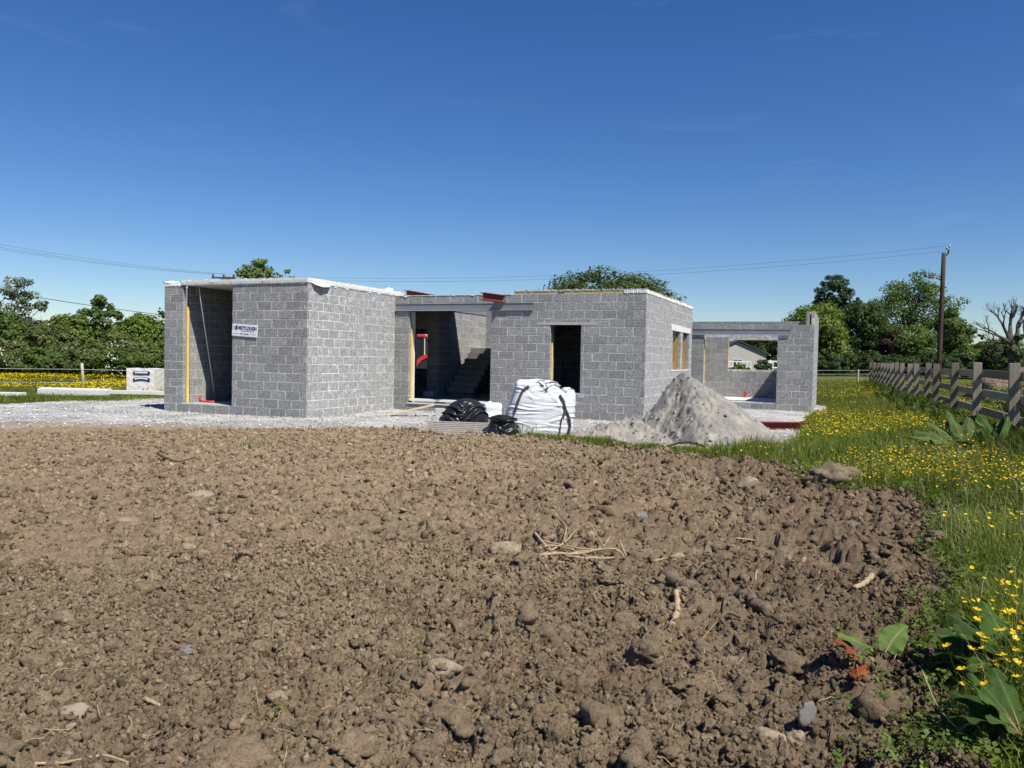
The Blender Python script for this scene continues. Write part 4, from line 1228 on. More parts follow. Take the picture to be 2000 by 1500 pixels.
for a, b in (((-0.12, 0, 0.68), (0.30, 0, 0.0)), ((-0.16, 0.1, 0.62), (0.22, 0.1, 0.0)), ((0.0, 0.0, 0.42), (0.0, 0.12, 0.42))):
    mb = MB(); mb.tube([a, b], 0.028, 6); mb.build('leg', M['yellow_foam'], tr)

# clumps broken off down the flank of the sand
rs = np.random.RandomState(88)
X = 1.6 + rs.rand(9000) * 4.3; Y = 14.6 + rs.rand(9000) * 3.4; Zs = sand_h(X, Y)
dxs = X - SP[0]; ok = (Zs > 0.05) & (rs.rand(9000) < 0.015 + 0.30 * smooth(1.0, -0.6, dxs + 0.3 * (Y - 16.3)) * vnoise(X * 2.4, Y * 2.4, 89) ** 1.5)
X, Y, Zs = X[ok], Y[ok], Zs[ok]; S = 0.008 + 0.04 * rs.rand(len(X)) ** 3.0
gn_scatter('sand_clumps', np.stack([X, Y, Zs + S * 0.1], -1), S[:, None] * (0.7 + 0.6 * rs.rand(len(X), 3)), rs.rand(len(X), 3) * 6.28, [lump_shape(1, 900 + i, 0.65, 0.8, 0.68) for i in range(16)], bpy.data.materials['sand'])
# ------------------------------------------------------------------ post and rail fence
def mat_fence():
    t = NT('fence_wood', 0.9, 0.15)
    g = t.noise(9, 5, 0.7, vec=t.scaled(5, 5, 0.6))
    c = t.mix(t.ramp(g, [(0.3, 0.0), (0.7, 1.0)]), (0.16, 0.125, 0.09), (0.33, 0.275, 0.205))
    c = t.mix(t.ramp(t.noise(1.6, 4, 0.6), [(0.4, 0.0), (0.7, 0.5)]), c, (0.27, 0.25, 0.22))
    c = t.mix(1.0, c, t.ramp(t.obj_random(), [(0.0, 0.72), (0.5, 1.0), (1.0, 1.22)]), 'MULTIPLY')
    t.color(c); t.bump(g, 0.7, 0.006)
    return t.m
M['fence'] = mat_fence()
fd = Vector((math.sin(R(21.4)), math.cos(R(21.4)), 0)); fn = Vector((math.cos(R(21.4)), -math.sin(R(21.4)), 0))
f_rot = Matrix((fn, fd, Vector((0, 0, 1)))).transposed().to_4x4()
fence = thing('rail_fence', 'weathered wooden post and rail fence along the buttercup strip', 'fence', (FENCE_S + FENCE_T * 12, 12, 0.36), world_parts=True)
post_y = [9.3, 12.4, 15.5, 18.3, 20.95, 23.1, 25.3, 27.5, 29.8] + [29.8 + 2.2 * i for i in range(1, 10)]
rs = random.Random(12)
for i, y in enumerate(post_y):
    x = FENCE_S + FENCE_T * y; g = float(terrain(x, y))
    m = Matrix.Translation((x, y, 0)) @ f_rot @ Matrix.Rotation(R(rs.uniform(-1.8, 1.8)), 4, 'Y') @ Matrix.Rotation(R(rs.uniform(-1.5, 1.5)), 4, 'X')
    mb = MB(); mb.box((-0.075, -0.035, g - 0.3), (0.075, 0.035, 1.70 + rs.uniform(-0.03, 0.02) + 0.006 * (i > 6) * (i - 6)), m)
    mb.build('post', M['fence'], fence, bevel=0.006)
for i in range(len(post_y) - 1):
    for zc, hh in ((1.485, 0.075), (1.11, 0.07), (0.77, 0.07)):
        y0, y1 = post_y[i] + 0.02, post_y[i+1] - 0.02 + 0.03
        a = Vector((FENCE_S + FENCE_T * y0, y0, zc + rs.uniform(-0.012, 0.012))) + fn * 0.1
        b = Vector((FENCE_S + FENCE_T * y1, y1, zc + rs.uniform(-0.012, 0.012))) + fn * (0.1 + 0.002)
        d = b - a; yv = d.normalized(); xv = fn; zv = xv.cross(yv)
        m = Matrix.Translation(a) @ Matrix((xv, yv, zv)).transposed().to_4x4()
        mb = MB(); mb.box((-0.022, 0, -hh), (0.022, d.length - 0.015, hh), m); mb.build('rail', M['fence'], fence, bevel=0.003)

# ------------------------------------------------------------------ wire fences
M['post_pale'] = mat_plain('post_pale', (0.36, 0.32, 0.25), (0.50, 0.46, 0.38), 6, 0.9, 0.15, 0.4, 0.003)
M['wire'] = mat_plain('wire', (0.30, 0.30, 0.28), (0.40, 0.40, 0.37), 6, 0.6, 0.3, 0.0, 0.001)
M['white_tape'] = mat_plain('white_tape', (0.62, 0.62, 0.58), (0.72, 0.72, 0.68), 6, 0.6, 0.3, 0.0, 0.001)
p = ground_point(163, 756)
wf = thing('wire_fence', 'single leaning pale post with white fence tapes across the buttercup meadow', 'fence', p, world_parts=True)
mb = MB(); mb.tube([(p[0], p[1], -0.2), (p[0] - 0.03, p[1], 0.5), (p[0] - 0.07, p[1], 1.02)], [0.06, 0.06, 0.055], 8); mb.build('post', M['post_pale'], wf, True)
for z in (0.74, 0.17):
    mb = MB(); mb.tube([(p[0] - 16, p[1] - 2.5, z), (p[0] - 6, p[1] - 1.0, z - 0.02), (p[0] - 0.05, p[1] - 0.07, z + 0.02), (p[0] + 4, p[1] + 0.3, z - 0.02), (p[0] + 8, p[1] + 0.5, z)], 0.007, 5); mb.build('tape', M['white_tape'], wf)
wf = thing('wire_fence', 'thin wire fence on wooden stakes below the dark far trees', 'fence', (37, 56, 0.3), world_parts=True)
stakes = [(1500, 54), (1588, 54), (1675, 54), (1775, 54)]
pts = []
for px, y in stakes:
    x = at_depth(px, 740, y)[0]; g = float(terrain(x, y)); pts.append((x, y, g))
    mb = MB(); mb.tube([(x, y, g - 0.2), (x + 0.02, y, g + 0.95)], 0.07, 7); mb.build('stake', M['post_pale'], wf)
for z in (0.35, 0.62, 0.88):
    mb = MB(); mb.tube([(a, b, c + z) for a, b, c in pts], 0.012, 4); mb.build('wire', M['wire'], wf)

# ------------------------------------------------------------------ power line
M['pole_wood'] = mat_plain('pole_wood', (0.035, 0.022, 0.016), (0.10, 0.065, 0.045), 5, 0.85, 0.2, 0.4, 0.004)
M['cable'] = mat_plain('cable', (0.02, 0.022, 0.026), (0.035, 0.037, 0.04), 5, 0.7, 0.2, 0.0, 0.001)
def utility_pole(label, base, top, arm=None):
    o = thing('utility_pole', label, 'pole', base, world_parts=True)
    mb = MB(); b, t_ = Vector(base), Vector(top); mb.tube([b + (t_ - b) * f for f in (0, .25, .5, .75, 1)], [0.155, 0.147, 0.138, 0.128, 0.118], 12); mb.build('shaft', M['pole_wood'], o, True)
    if arm: arm(o, t_)
    return o
def arm_right(o, t_):
    mb = MB(); mb.tube([t_ + Vector((0.02, 0, -0.25)), t_ + Vector((0.25, 0, -0.05)), t_ + Vector((0.30, 0, 0.2))], 0.05, 8); mb.build('bracket', M['pole_wood'], o)
    for dx, dz in ((0.18, 0.18), (0.32, 0.30)):
        mb = MB(); mb.lathe([(0.03, 0), (0.07, 0.03), (0.05, 0.08), (0.08, 0.11), (0.05, 0.16), (0.03, 0.2)], 10, Matrix.Translation(t_ + Vector((dx, 0, dz)))); mb.build('insulator', M['concrete'], o, True)
pb = at_depth(1833, 730, 48); pt = at_depth(1843.5, 494, 48)
utility_pole('tall dark wooden power pole rising behind the rail fence', (pb[0], 48, float(terrain(pb[0], 48)) - 0.3), pt, arm_right)
p2 = at_depth(437, 541, 60)
def arm_cross(o, t_):
    mb = MB(); mb.box((t_.x - 0.9, t_.y - 0.06, t_.z - 0.12), (t_.x + 0.9, t_.y + 0.06, t_.z - 0.02)); mb.build('crossarm', M['pole_wood'], o)
    for dx in (-0.8, 0.0, 0.75):
        mb = MB(); mb.lathe([(0.04, 0), (0.09, 0.04), (0.06, 0.1), (0.09, 0.15), (0.04, 0.24)], 10, Matrix.Translation((t_.x + dx, t_.y, t_.z - 0.02))); mb.build('insulator', M['red_oxide'], o, True)
utility_pole('power pole with crossarm just showing over the garage roof', (p2[0], 60, -0.2), p2, arm_cross)
def wire(label, a, b, sag, r, n=28):
    a, b = Vector(a), Vector(b); pts = []
    for i in range(n + 1):
        f = i / n; p = a.lerp(b, f); p.z -= sag * 4 * f * (1 - f); pts.append(p)
    mb = MB(); mb.tube(pts, r, 5); return tag(mb.build('power_line', M['cable'], None, True), label, 'cable')
top1 = Vector(pt) + Vector((0.3, 0, 0.45))
wire('upper power line strung from the tall pole over the house', top1, Vector(p2) + Vector((0.75, 0, 0.2)), 0.95, 0.0062)
wire('lower power line strung from the tall pole over the house', top1 + Vector((-0.2, 0, -0.35)), Vector(p2) + Vector((-0.6, 0, 0.0)), 0.95, 0.0062)
p3 = at_depth(-520, 372, 36)
wire('highest of three power lines running off over the hedge', Vector(p2) + Vector((0.75, 0, 0.2)), p3, 0.55, 0.0065)
wire('middle of three power lines running off over the hedge', Vector(p2) + Vector((0.0, 0, 0.2)), Vector(p3) + Vector((-0.6, 0, -0.02)), 0.6, 0.0065)
wire('lowest of three power lines running off over the hedge', Vector(p2) + Vector((-0.8, 0, 0.2)), Vector(p3) + Vector((-0.1, 0, -0.30)), 0.55, 0.0065)
wire('thick dark cable sagging in front of the hawthorn tree', at_depth(440, 628, 44), at_depth(-360, 496, 38), 0.35, 0.016)

# ------------------------------------------------------------------ white bungalow far behind
M['render_pale'] = mat_plain('render_pale', (0.42, 0.40, 0.36), (0.50, 0.48, 0.44), 2, 0.9, 0.15, 0.2, 0.003)
M['slate'] = mat_plain('slate', (0.05, 0.052, 0.06), (0.09, 0.092, 0.10), 3, 0.7, 0.3, 0.3, 0.01)
M['glass_dark'] = mat_plain('glass_dark', (0.02, 0.022, 0.025), (0.03, 0.032, 0.035), 3, 0.3, 0.12, 0.0, 0.001)
M['upvc'] = mat_plain('upvc', (0.74, 0.74, 0.73), (0.80, 0.80, 0.79), 3, 0.45, 0.4, 0.0, 0.001)
ga = at_depth(1441, 666, 106); gx0 = ga[0]
bung = thing('bungalow', 'pale bungalow gable seen through the wing window', 'house', (gx0, 106, 0.3))
hwid, eave, apex = 3.9, 2.55, ga[2] - 0.3
mb = MB(); mb.prism([(-hwid, 0), (hwid, 0), (hwid, eave), (0, apex - 0.12), (-hwid, eave)], 0, 9, Matrix.Identity(4)); mb.build('wall', M['render_pale'], bung)
mb = MB()
for s_ in (-1, 1):
    a, b = Vector((0, -0.3, apex)), Vector((s_ * (hwid + 0.4), -0.3, eave - 0.17)); n_ = Vector((s_ * 0.28, 0, 0.96)) * 0.12
    q = [a, b, b + n_, a + n_]; mb.add([tuple(p) for p in q] + [(p.x, 9.3, p.z) for p in q], [(0,1,2,3), (7,6,5,4), (0,4,5,1), (1,5,6,2), (2,6,7,3), (3,7,4,0)])
mb.build('roof', M['slate'], bung)
mb = MB(); mb.tube([(hwid + 0.42, -0.3, eave - 0.2), (hwid + 0.42, 9.3, eave - 0.2)], 0.07, 8); mb.build('gutter', M['upvc'], bung)
mb = MB(); mb.box((-0.55, -0.06, 0.55), (0.65, 0.02, 1.75)); fr = mb.build('window', M['upvc'], bung)
for a, b in ((-0.48, 0.02), (0.10, 0.58)):
    mb = MB(); mb.box((a, -0.075, 0.62), (b, -0.055, 1.68)); mb.build('pane', M['glass_dark'], fr)
# white rails in front of it
for lab, pxs, y in (('white painted rail in front of the bungalow gable', (1410, 1467), 98), ('white picket railing beside the dark shrub past the bungalow', (1490, 1530), 84)):
    a = at_depth(pxs[0], 705, y); b = at_depth(pxs[1], 705, y); g = 0.3
    o = thing('white_railing', lab, 'railing', (a[0], y, g))
    L = b[0] - a[0]
    mb = MB(); mb.box((0, -0.04, a[2] - g - 0.1), (L, 0.04, a[2] - g + 0.05)); mb.build('rail', M['upvc'], o)
    mb = MB(); mb.box((0, -0.04, a[2] - g - 0.75), (L, 0.04, a[2] - g - 0.62)); mb.build('rail', M['upvc'], o)
    n = max(3, int(L / 0.45))
    for i in range(n + 1):
        mb = MB(); mb.box((L * i / n - 0.05, -0.035, 0), (L * i / n + 0.05, 0.035, a[2] - g - 0.1)); mb.build('baluster', M['upvc'], o)

# ------------------------------------------------------------------ tractor behind the house
M['tractor_red'] = mat_plain('tractor_red', (0.48, 0.03, 0.03), (0.58, 0.05, 0.045), 2, 0.35, 0.5, 0.0, 0.001)
tc = at_depth(847, 700, 39)
trac = thing('tractor', 'red tractor glimpsed through the inner doorway of the house', 'tractor', (tc[0], 39, 0.0), R(90))
def wheel(x, y, r, w):
    m = Matrix.Translation((x, y, r)) @ Matrix.Rotation(R(90), 4, 'Y')
    mb = MB(); mb.lathe([(r * 0.55, -w/2), (r * 0.93, -w/2), (r, -w/2 + 0.06), (r, w/2 - 0.06), (r * 0.93, w/2), (r * 0.55, w/2)], 36, m)
    o = mb.build('tyre', M['black_rubber'], trac)
    for k in range(20):
        mm = m @ Matrix.Rotation(2*math.pi*k/20, 4, 'Z') @ Matrix.Translation((r, 0, 0)) @ Matrix.Rotation(R(35 if k % 2 else -35), 4, 'X')
        mb = MB(); mb.box((-0.02, -0.03, -w*0.42), (0.035, 0.03, w*0.42), mm); mb.build('lug', M['black_rubber'], o)
    mb = MB(); mb.lathe([(0.08, -w/2 + 0.05), (r * 0.56, -w/2 + 0.04), (r * 0.56, w/2 - 0.04), (0.08, w/2 - 0.05)], 24, m); mb.build('rim', M['tractor_red'], trac)
for s_ in (-1, 1):
    wheel(s_ * 0.85, 0, 0.82, 0.46); wheel(s_ * 0.8, 2.85, 0.58, 0.36)
    arc = [(math.cos(w) * 0.92, 0.82 + math.sin(w) * 0.92) for w in [R(5 + 150 * k / 16) for k in range(17)]]
    inn = [(math.cos(w) * 0.74, 0.82 + math.sin(w) * 0.74) for w in [R(5 + 150 * k / 16) for k in range(17)]]
    mb = MB(); mm = Matrix.Translation((s_ * 0.85, 0, 0)) @ Matrix.Rotation(R(90), 4, 'Z')
    mb.prism(arc + inn[::-1], -0.28, 0.28, mm); mb.build('fender', M['tractor_red'], trac)
mb = MB(); mb.box((-0.72, 0.38, 2.5), (0.72, 1.85, 2.68)); mb.build('cab_roof', M['tractor_red'], trac, bevel=0.06)
for x, y in ((-0.66, 0.45), (0.66, 0.45), (-0.66, 1.75), (0.66, 1.75)):
    mb = MB(); mb.box((x - 0.05, y - 0.05, 1.2), (x + 0.05, y + 0.05, 2.52)); mb.build('cab_pillar', M['black_rubber'], trac)
mb = MB(); mb.box((-0.67, 0.5, 1.35), (-0.65, 1.7, 2.5)); mb.build('side_window', M['glass_dark'], trac)
mb = MB(); mb.box((-0.6, 0.0, 0.7), (0.6, 1.8, 1.35)); mb.build('cab_base', M['black_rubber'], trac)
mb = MB(); mb.box((-0.38, 1.9, 0.8), (0.38, 3.6, 1.6)); mb.build('bonnet', M['tractor_red'], trac, bevel=0.08)

# earth heap behind the fence
V, F = ico(4)
P = V * (1 + 0.12 * np.sin(V @ np.array([3., 5, 2])) + 0.06 * np.sin(V @ np.array([9., -7, 6])))[:, None]
P = P * np.array([3.0, 2.2, 1.25])
g = at_depth(2010, 735, 27); 
t = NT('brush_heap', 1.0, 0.1); t.color(t.mix(t.ramp(t.noise(11, 5, 0.8), [(0.4, 0.0), (0.6, 1.0)]), (0.12, 0.08, 0.05), (0.42, 0.33, 0.22))); t.bump(t.noise(14, 5, 0.8), 1.0, 0.1)
P = P + np.array([g[0] + 1.2, 27, 0.3]); o = link('brush_heap', np_mesh('brush_heap', P, F, True), t.m); tag(o, 'brown heap of earth and cuttings behind the rail fence', 'heap')
# ------------------------------------------------------------------ trees and hedge
def mat_leaf(name, dark, light, trans=0.3, rough=0.6, spec=0.25):
    t = NT(name, rough, spec)
    c = t.mix(t.attr('tone'), dark, light)
    t.color(c)
    tr = t.n('BsdfTranslucent', Color=t.mix(0.35, c, (0.25, 0.32, 0.03)))
    mx = t.n('MixShader', Fac=trans)
    t.t.links.new(t.b.outputs[0], mx.inputs[1]); t.t.links.new(tr.outputs[0], mx.inputs[2]); t.t.links.new(mx.outputs[0], t.out.inputs['Surface'])
    return t.m
M['leaf_mid'] = mat_leaf('leaf_mid', (0.044, 0.081, 0.016), (0.132, 0.194, 0.037))
M['leaf_bright'] = mat_leaf('leaf_bright', (0.061, 0.108, 0.014), (0.182, 0.236, 0.035))
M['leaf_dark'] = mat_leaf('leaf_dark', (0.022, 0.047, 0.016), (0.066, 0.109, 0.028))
M['leaf_conifer'] = mat_leaf('leaf_conifer', (0.022, 0.041, 0.022), (0.054, 0.082, 0.036), 0.15)
M['leaf_grey'] = mat_leaf('leaf_grey', (0.05, 0.075, 0.032), (0.20, 0.23, 0.13))
M['leaf_olive'] = mat_leaf('leaf_olive', (0.056, 0.077, 0.021), (0.161, 0.189, 0.056))
M['leaf_dome'] = mat_leaf('leaf_dome', (0.032, 0.055, 0.012), (0.092, 0.126, 0.027))
M['leaf_purple'] = mat_leaf('leaf_purple', (0.030, 0.010, 0.014), (0.060, 0.020, 0.028))
M['bark'] = mat_plain('bark', (0.055, 0.045, 0.035), (0.13, 0.11, 0.09), 5, 0.95, 0.1, 0.6, 0.01)
M['bark_pale'] = mat_plain('bark_pale', (0.17, 0.15, 0.12), (0.28, 0.25, 0.21), 5, 0.95, 0.1, 0.6, 0.01)
M['blossom'] = mat_leaf('blossom', (0.55, 0.53, 0.45), (0.78, 0.76, 0.68), 0.2)

def leaf_cloud(rs, blobs, size, n, up=0.35, clump=0.36, shell=0.55, gaps=0.0):
    """Leaf faces gathered in clumps through the volume of the blobs (cx, cy, cz, rx, ry, rz)."""
    blobs = np.array(blobs, float); vol = (blobs[:, 3] * blobs[:, 4] * blobs[:, 5]) ** 0.75; vol /= vol.sum()
    nc = max(10, n // 70)
    pick = rs.choice(len(blobs), nc, p=vol); B = blobs[pick]
    d = rs.normal(size=(nc, 3)); d /= np.linalg.norm(d, axis=1)[:, None]; d[:, 2] = d[:, 2] * 0.9 + 0.08
    rad = shell + (1 - shell) * rs.rand(nc) ** 0.5
    cc = B[:, :3] + d * B[:, 3:] * rad[:, None]
    cr = (clump * B[:, 3:].min(1) * (0.55 + 0.8 * rs.rand(nc)))
    tone_c = rs.rand(nc)
    li = rs.choice(nc, n, p=(cr ** 1.6) / (cr ** 1.6).sum())
    q = rs.normal(size=(n, 3)); q /= np.linalg.norm(q, axis=1)[:, None]
    p = cc[li] + q * (cr[li] * (0.35 + 0.65 * rs.rand(n) ** 0.6))[:, None] * np.array([1.15, 1.15, 0.75])
    nm = q * 0.8 + d[li] * 0.5 + rs.normal(size=(n, 3)) * 0.5; nm[:, 2] += up
    nm /= np.linalg.norm(nm, axis=1)[:, None]
    a = np.cross(nm, rs.normal(size=(n, 3))); a /= np.linalg.norm(a, axis=1)[:, None] + 1e-9
    b = np.cross(nm, a)
    s = size * (0.6 + 0.8 * rs.rand(n))[:, None]
    V = np.stack([p - a * s, p - b * s * 0.55 + nm * s * 0.12, p + a * s, p + b * s * 0.55 + nm * s * 0.12], 1).reshape(-1, 3)
    F = np.arange(n * 4).reshape(-1, 4)
    tone = np.clip(0.35 * tone_c[li] + 0.65 * rs.rand(n), 0, 1)
    return V, F, np.repeat(tone, 4), cc

def branch(mb, rs, a, b, r0, r1, n=5, wob=0.08, sides=6):
    a, b = Vector(a), Vector(b); L = (b - a).length; pts, rad = [], []
    off = Vector((rs.uniform(-1, 1), rs.uniform(-1, 1), rs.uniform(-0.3, 0.8))) * L * wob
    for i in range(n + 1):
        f = i / n; pts.append(a.lerp(b, f) + off * math.sin(math.pi * f) + Vector((rs.uniform(-1, 1), rs.uniform(-1, 1), rs.uniform(-1, 1))) * L * wob * 0.25 * (0 < i < n))
        rad.append(r0 + (r1 - r0) * f)
    mb.tube(pts, rad, sides); return pts

def tree(label, base, trunk_h, trunk_r, blobs, n, size, leaf, seed, bark='bark', limbs=14, cat='tree', name='tree', blossom=0, twigs=0, **kw):
    """blobs: (dx, dy, z, rx, ry, rz) from the base."""
    rs = np.random.RandomState(seed); rr = random.Random(seed)
    o = thing(name, label, cat, base)
    V, F, tone, cc = leaf_cloud(rs, blobs, size * 0.84, int(n * 1.3), **kw)
    link('crown', np_mesh('crown', V, F, False, tone), M[leaf], o)
    mb = MB()
    fork = Vector((rr.uniform(-.2, .2), rr.uniform(-.2, .2), trunk_h))
    tp = branch(mb, rr, (0, 0, -0.3), fork, trunk_r, trunk_r * 0.7, 6, 0.03, 9)
    for i in range(limbs):
        c = Vector(cc[rr.randrange(len(cc))]); s_ = tp[rr.randrange(max(1, len(tp) - 4), len(tp))]
        mid = s_.lerp(c, 0.55) + Vector((0, 0, 0.12 * (c - s_).length))
        ps = branch(mb, rr, s_, mid, trunk_r * 0.42, trunk_r * 0.2, 4, 0.08, 6); branch(mb, rr, ps[-1], c, trunk_r * 0.2, trunk_r * 0.05, 4, 0.1, 5)
    mb.build('trunk', M[bark], o, True)
    mb = MB()
    for i in range(twigs):
        c = Vector(cc[rr.randrange(len(cc))]); e = c + Vector((rr.uniform(-1, 1), rr.uniform(-1, 1), rr.uniform(0.1, 1.2))) * blobs[0][3] * 0.28
        branch(mb, rr, c, e, 0.04, 0.008, 4, 0.12, 4)
    if twigs: tag(mb.build('twigs', M[bark], o, True), kind='stuff')
    if blossom:
        V, F, tone, _ = leaf_cloud(np.random.RandomState(seed + 1), blobs, size * 0.55, blossom, shell=0.85, clump=0.5)
        link('blossom', np_mesh('blossom', V, F, False, tone), M['blossom'], o)
    return o

def ppm(y): return FPX / y
def tree_px(label, px, top, y, halfw, blobs_rel, n, size, leaf, seed, base_z=None, **kw):
    """Place a tree at depth y: its axis at column px, its top at row top, half-width in pixels; blobs relative to width and height."""
    x = at_depth(px, 700, y)[0]; g = float(terrain(x, y)) if base_z is None else base_z
    hgt = at_depth(px, top, y)[2] - g; w = halfw / ppm(y)
    blobs = [(a * w, b * w, c * hgt, rx * w, ry * w, rz * hgt) for a, b, c, rx, ry, rz in blobs_rel]
    return tree(label, (x, y, g), 0.35 * hgt, max(0.08, 0.028 * hgt), blobs, n, size, leaf, seed, **kw)

ROUND = [(0, 0, 0.62, 0.8, 0.8, 0.36), (-0.45, 0, 0.5, 0.5, 0.5, 0.3), (0.45, 0.1, 0.48, 0.52, 0.5, 0.3), (0.1, -0.3, 0.32, 0.7, 0.55, 0.26), (-0.2, -0.2, 0.75, 0.45, 0.45, 0.22)]
BUSH = [(0, 0, 0.5, 0.95, 0.8, 0.46), (-0.5, -0.2, 0.35, 0.5, 0.5, 0.32), (0.5, -0.2, 0.33, 0.5, 0.5, 0.3), (0.1, -0.1, 0.75, 0.45, 0.45, 0.24)]
RAGGED = [(0, 0, 0.72, 0.45, 0.45, 0.25), (-0.55, 0, 0.60, 0.38, 0.4, 0.2), (0.55, 0, 0.62, 0.4, 0.4, 0.2), (0.2, 0, 0.42, 0.7, 0.5, 0.22), (-0.3, 0.1, 0.38, 0.6, 0.5, 0.22), (0.25, 0, 0.86, 0.3, 0.3, 0.13)]

# hedge beyond the buttercup meadow
tree_px('pale flowering hawthorn tree at the far end of the hedge', 28, 540, 52, 70, RAGGED, 5200, 0.12, 'leaf_grey', 101, blossom=900, twigs=30)
tree_px('dark green bush at the frame edge under the pale hawthorn', 4, 605, 48, 60, BUSH, 6500, 0.13, 'leaf_mid', 102)
tree_px('low olive bush between pale hawthorn and tall hedge tree', 95, 637, 47, 62, BUSH, 7500, 0.12, 'leaf_olive', 103, name='bush', cat='bush')
tree_px('tall green hedge tree with ragged top left of the rounded bush', 186, 574, 50, 58, RAGGED + [(0, 0, 0.3, 0.9, 0.7, 0.28)], 9000, 0.125, 'leaf_mid', 104, twigs=14)
tree_px('broad bright green hedge bush just left of the tall hedge tree', 132, 612, 49, 50, BUSH, 7500, 0.125, 'leaf_bright', 105, name='bush', cat='bush')
tree_px('rounded fresh green hedge bush beside the garage pier', 272, 607, 48, 50, BUSH, 8500, 0.12, 'leaf_bright', 106, name='bush', cat='bush')
tree_px('white blossoming hawthorn bush low in the hedge', 232, 650, 45.5, 48, BUSH, 7000, 0.11, 'leaf_olive', 107, blossom=420, name='bush', cat='bush')
tree_px('dark fir tip rising between hedge bush and garage pier', 314, 594, 55, 22, [(0, 0, 0.3, 0.95, 0.9, 0.2), (0, 0, 0.55, 0.65, 0.6, 0.2), (0, 0, 0.78, 0.35, 0.35, 0.16), (0, 0, 0.93, 0.15, 0.15, 0.08)], 3200, 0.12, 'leaf_conifer', 108)
for i, (px, top, hw_, lf, bl, lab) in enumerate(((12, 668, 55, 'leaf_olive', 260, 'flower-speckled bramble at the meadow edge below the dark bush'), (85, 676, 52, 'leaf_mid', 0, 'low green bramble at the meadow edge below the olive bush'),
        (160, 672, 55, 'leaf_olive', 120, 'bramble right behind the leaning meadow post'), (225, 682, 50, 'leaf_mid', 160, 'low bramble behind the fence tapes near the pallet'), (295, 676, 55, 'leaf_mid', 60, 'dark bramble directly behind the wrapped pallet'))):
    tree_px(lab, px, top, 43.5, hw_, BUSH, 6000, 0.10, lf, 120 + i, blossom=bl, name='bramble', cat='bush', limbs=6)
# behind the house
tree_px('light open treetop showing over the garage roof', 497, 500, 62, 72, [(0, 0, 0.82, 0.45, 0.4, 0.16), (-0.45, 0, 0.76, 0.35, 0.3, 0.12), (0.35, 0, 0.80, 0.3, 0.3, 0.12), (0.85, 0, 0.78, 0.22, 0.2, 0.12), (0, 0, 0.6, 0.9, 0.6, 0.2)], 6500, 0.17, 'leaf_bright', 130, twigs=30, shell=0.2)
tree_px('broad domed dark treetop behind the main roof', 1183, 531, 72, 142, [(0, 0, 0.66, 0.9, 0.7, 0.34), (-0.45, 0, 0.6, 0.55, 0.5, 0.28), (0.5, 0, 0.58, 0.55, 0.5, 0.28), (0, 0, 0.4, 0.9, 0.7, 0.3), (0.05, -0.2, 0.78, 0.5, 0.5, 0.2)], 26000, 0.18, 'leaf_dome', 131, shell=0.62, clump=0.30)
# group beyond the field, behind the rail fence
tree_px('bright green rounded sycamore beside the end wall of the wing', 1590, 592, 92, 64, ROUND + [(0.35, -0.3, 0.22, 0.6, 0.5, 0.2)], 12000, 0.20, 'leaf_bright', 140, clump=0.34)
tree_px('dark grey-green pine standing tall behind the sycamore', 1625, 538, 112, 48, [(0, 0, 0.80, 0.7, 0.7, 0.2), (-0.4, 0, 0.7, 0.5, 0.5, 0.12), (0.5, 0, 0.74, 0.5, 0.5, 0.14), (0, 0, 0.6, 0.8, 0.8, 0.16), (0, 0, 0.4, 0.6, 0.6, 0.2)], 11000, 0.2, 'leaf_conifer', 141, clump=0.22)
tree_px('dark rounded tree between sycamore and the tall oak', 1683, 584, 97, 56, ROUND + [(0, -0.2, 0.2, 0.8, 0.6, 0.2)], 12000, 0.2, 'leaf_dark', 142)
tree_px('tall half-bare oak with twiggy crown behind the power pole', 1778, 520, 100, 104, RAGGED, 9500, 0.2, 'leaf_mid', 143, twigs=90, limbs=34, bark='bark_pale', shell=0.35)
tree_px('leafy lower tree in front of the tall oak', 1768, 628, 95, 70, ROUND + [(0, -0.2, 0.2, 0.9, 0.6, 0.22)], 11000, 0.19, 'leaf_mid', 144)
tree_px('dense green tree just past the power pole', 1862, 596, 96, 38, ROUND + [(0, -0.2, 0.2, 0.9, 0.6, 0.22)], 8500, 0.19, 'leaf_mid', 145)
tree_px('purple-leaved bush in the shade of the tall oak', 1740, 640, 93, 24, BUSH, 2200, 0.17, 'leaf_purple', 146, name='bush', cat='bush')
tree_px('small blue-green spruce between power pole and dead tree', 1918, 636, 88, 24, [(0, 0, 0.25, 0.95, 0.9, 0.2), (0, 0, 0.5, 0.65, 0.6, 0.2), (0, 0, 0.74, 0.38, 0.35, 0.16), (0, 0, 0.92, 0.15, 0.15, 0.1)], 4200, 0.17, 'leaf_conifer', 147)
tree_px('low bush in front of the small spruce', 1905, 668, 82, 40, BUSH, 6000, 0.17, 'leaf_bright', 148, name='bush', cat='bush')
tree_px('grey-green thicket below the dead tree', 1965, 655, 78, 45, BUSH, 7000, 0.16, 'leaf_olive', 149, name='bush', cat='bush')
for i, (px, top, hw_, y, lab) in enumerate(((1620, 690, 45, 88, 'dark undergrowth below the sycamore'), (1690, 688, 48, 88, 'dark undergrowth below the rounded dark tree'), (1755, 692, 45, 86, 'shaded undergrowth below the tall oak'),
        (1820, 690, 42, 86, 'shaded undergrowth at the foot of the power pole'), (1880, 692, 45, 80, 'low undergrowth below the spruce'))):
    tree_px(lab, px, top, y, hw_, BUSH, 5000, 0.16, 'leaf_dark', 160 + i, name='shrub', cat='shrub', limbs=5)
tree_px('dark tree behind the bungalow roof', 1496, 640, 118, 60, ROUND + [(0, 0, 0.25, 0.9, 0.7, 0.22)], 7000, 0.22, 'leaf_dark', 170)
tree_px('tree beside the gable of the bungalow', 1462, 655, 122, 40, ROUND, 5000, 0.22, 'leaf_mid', 171)
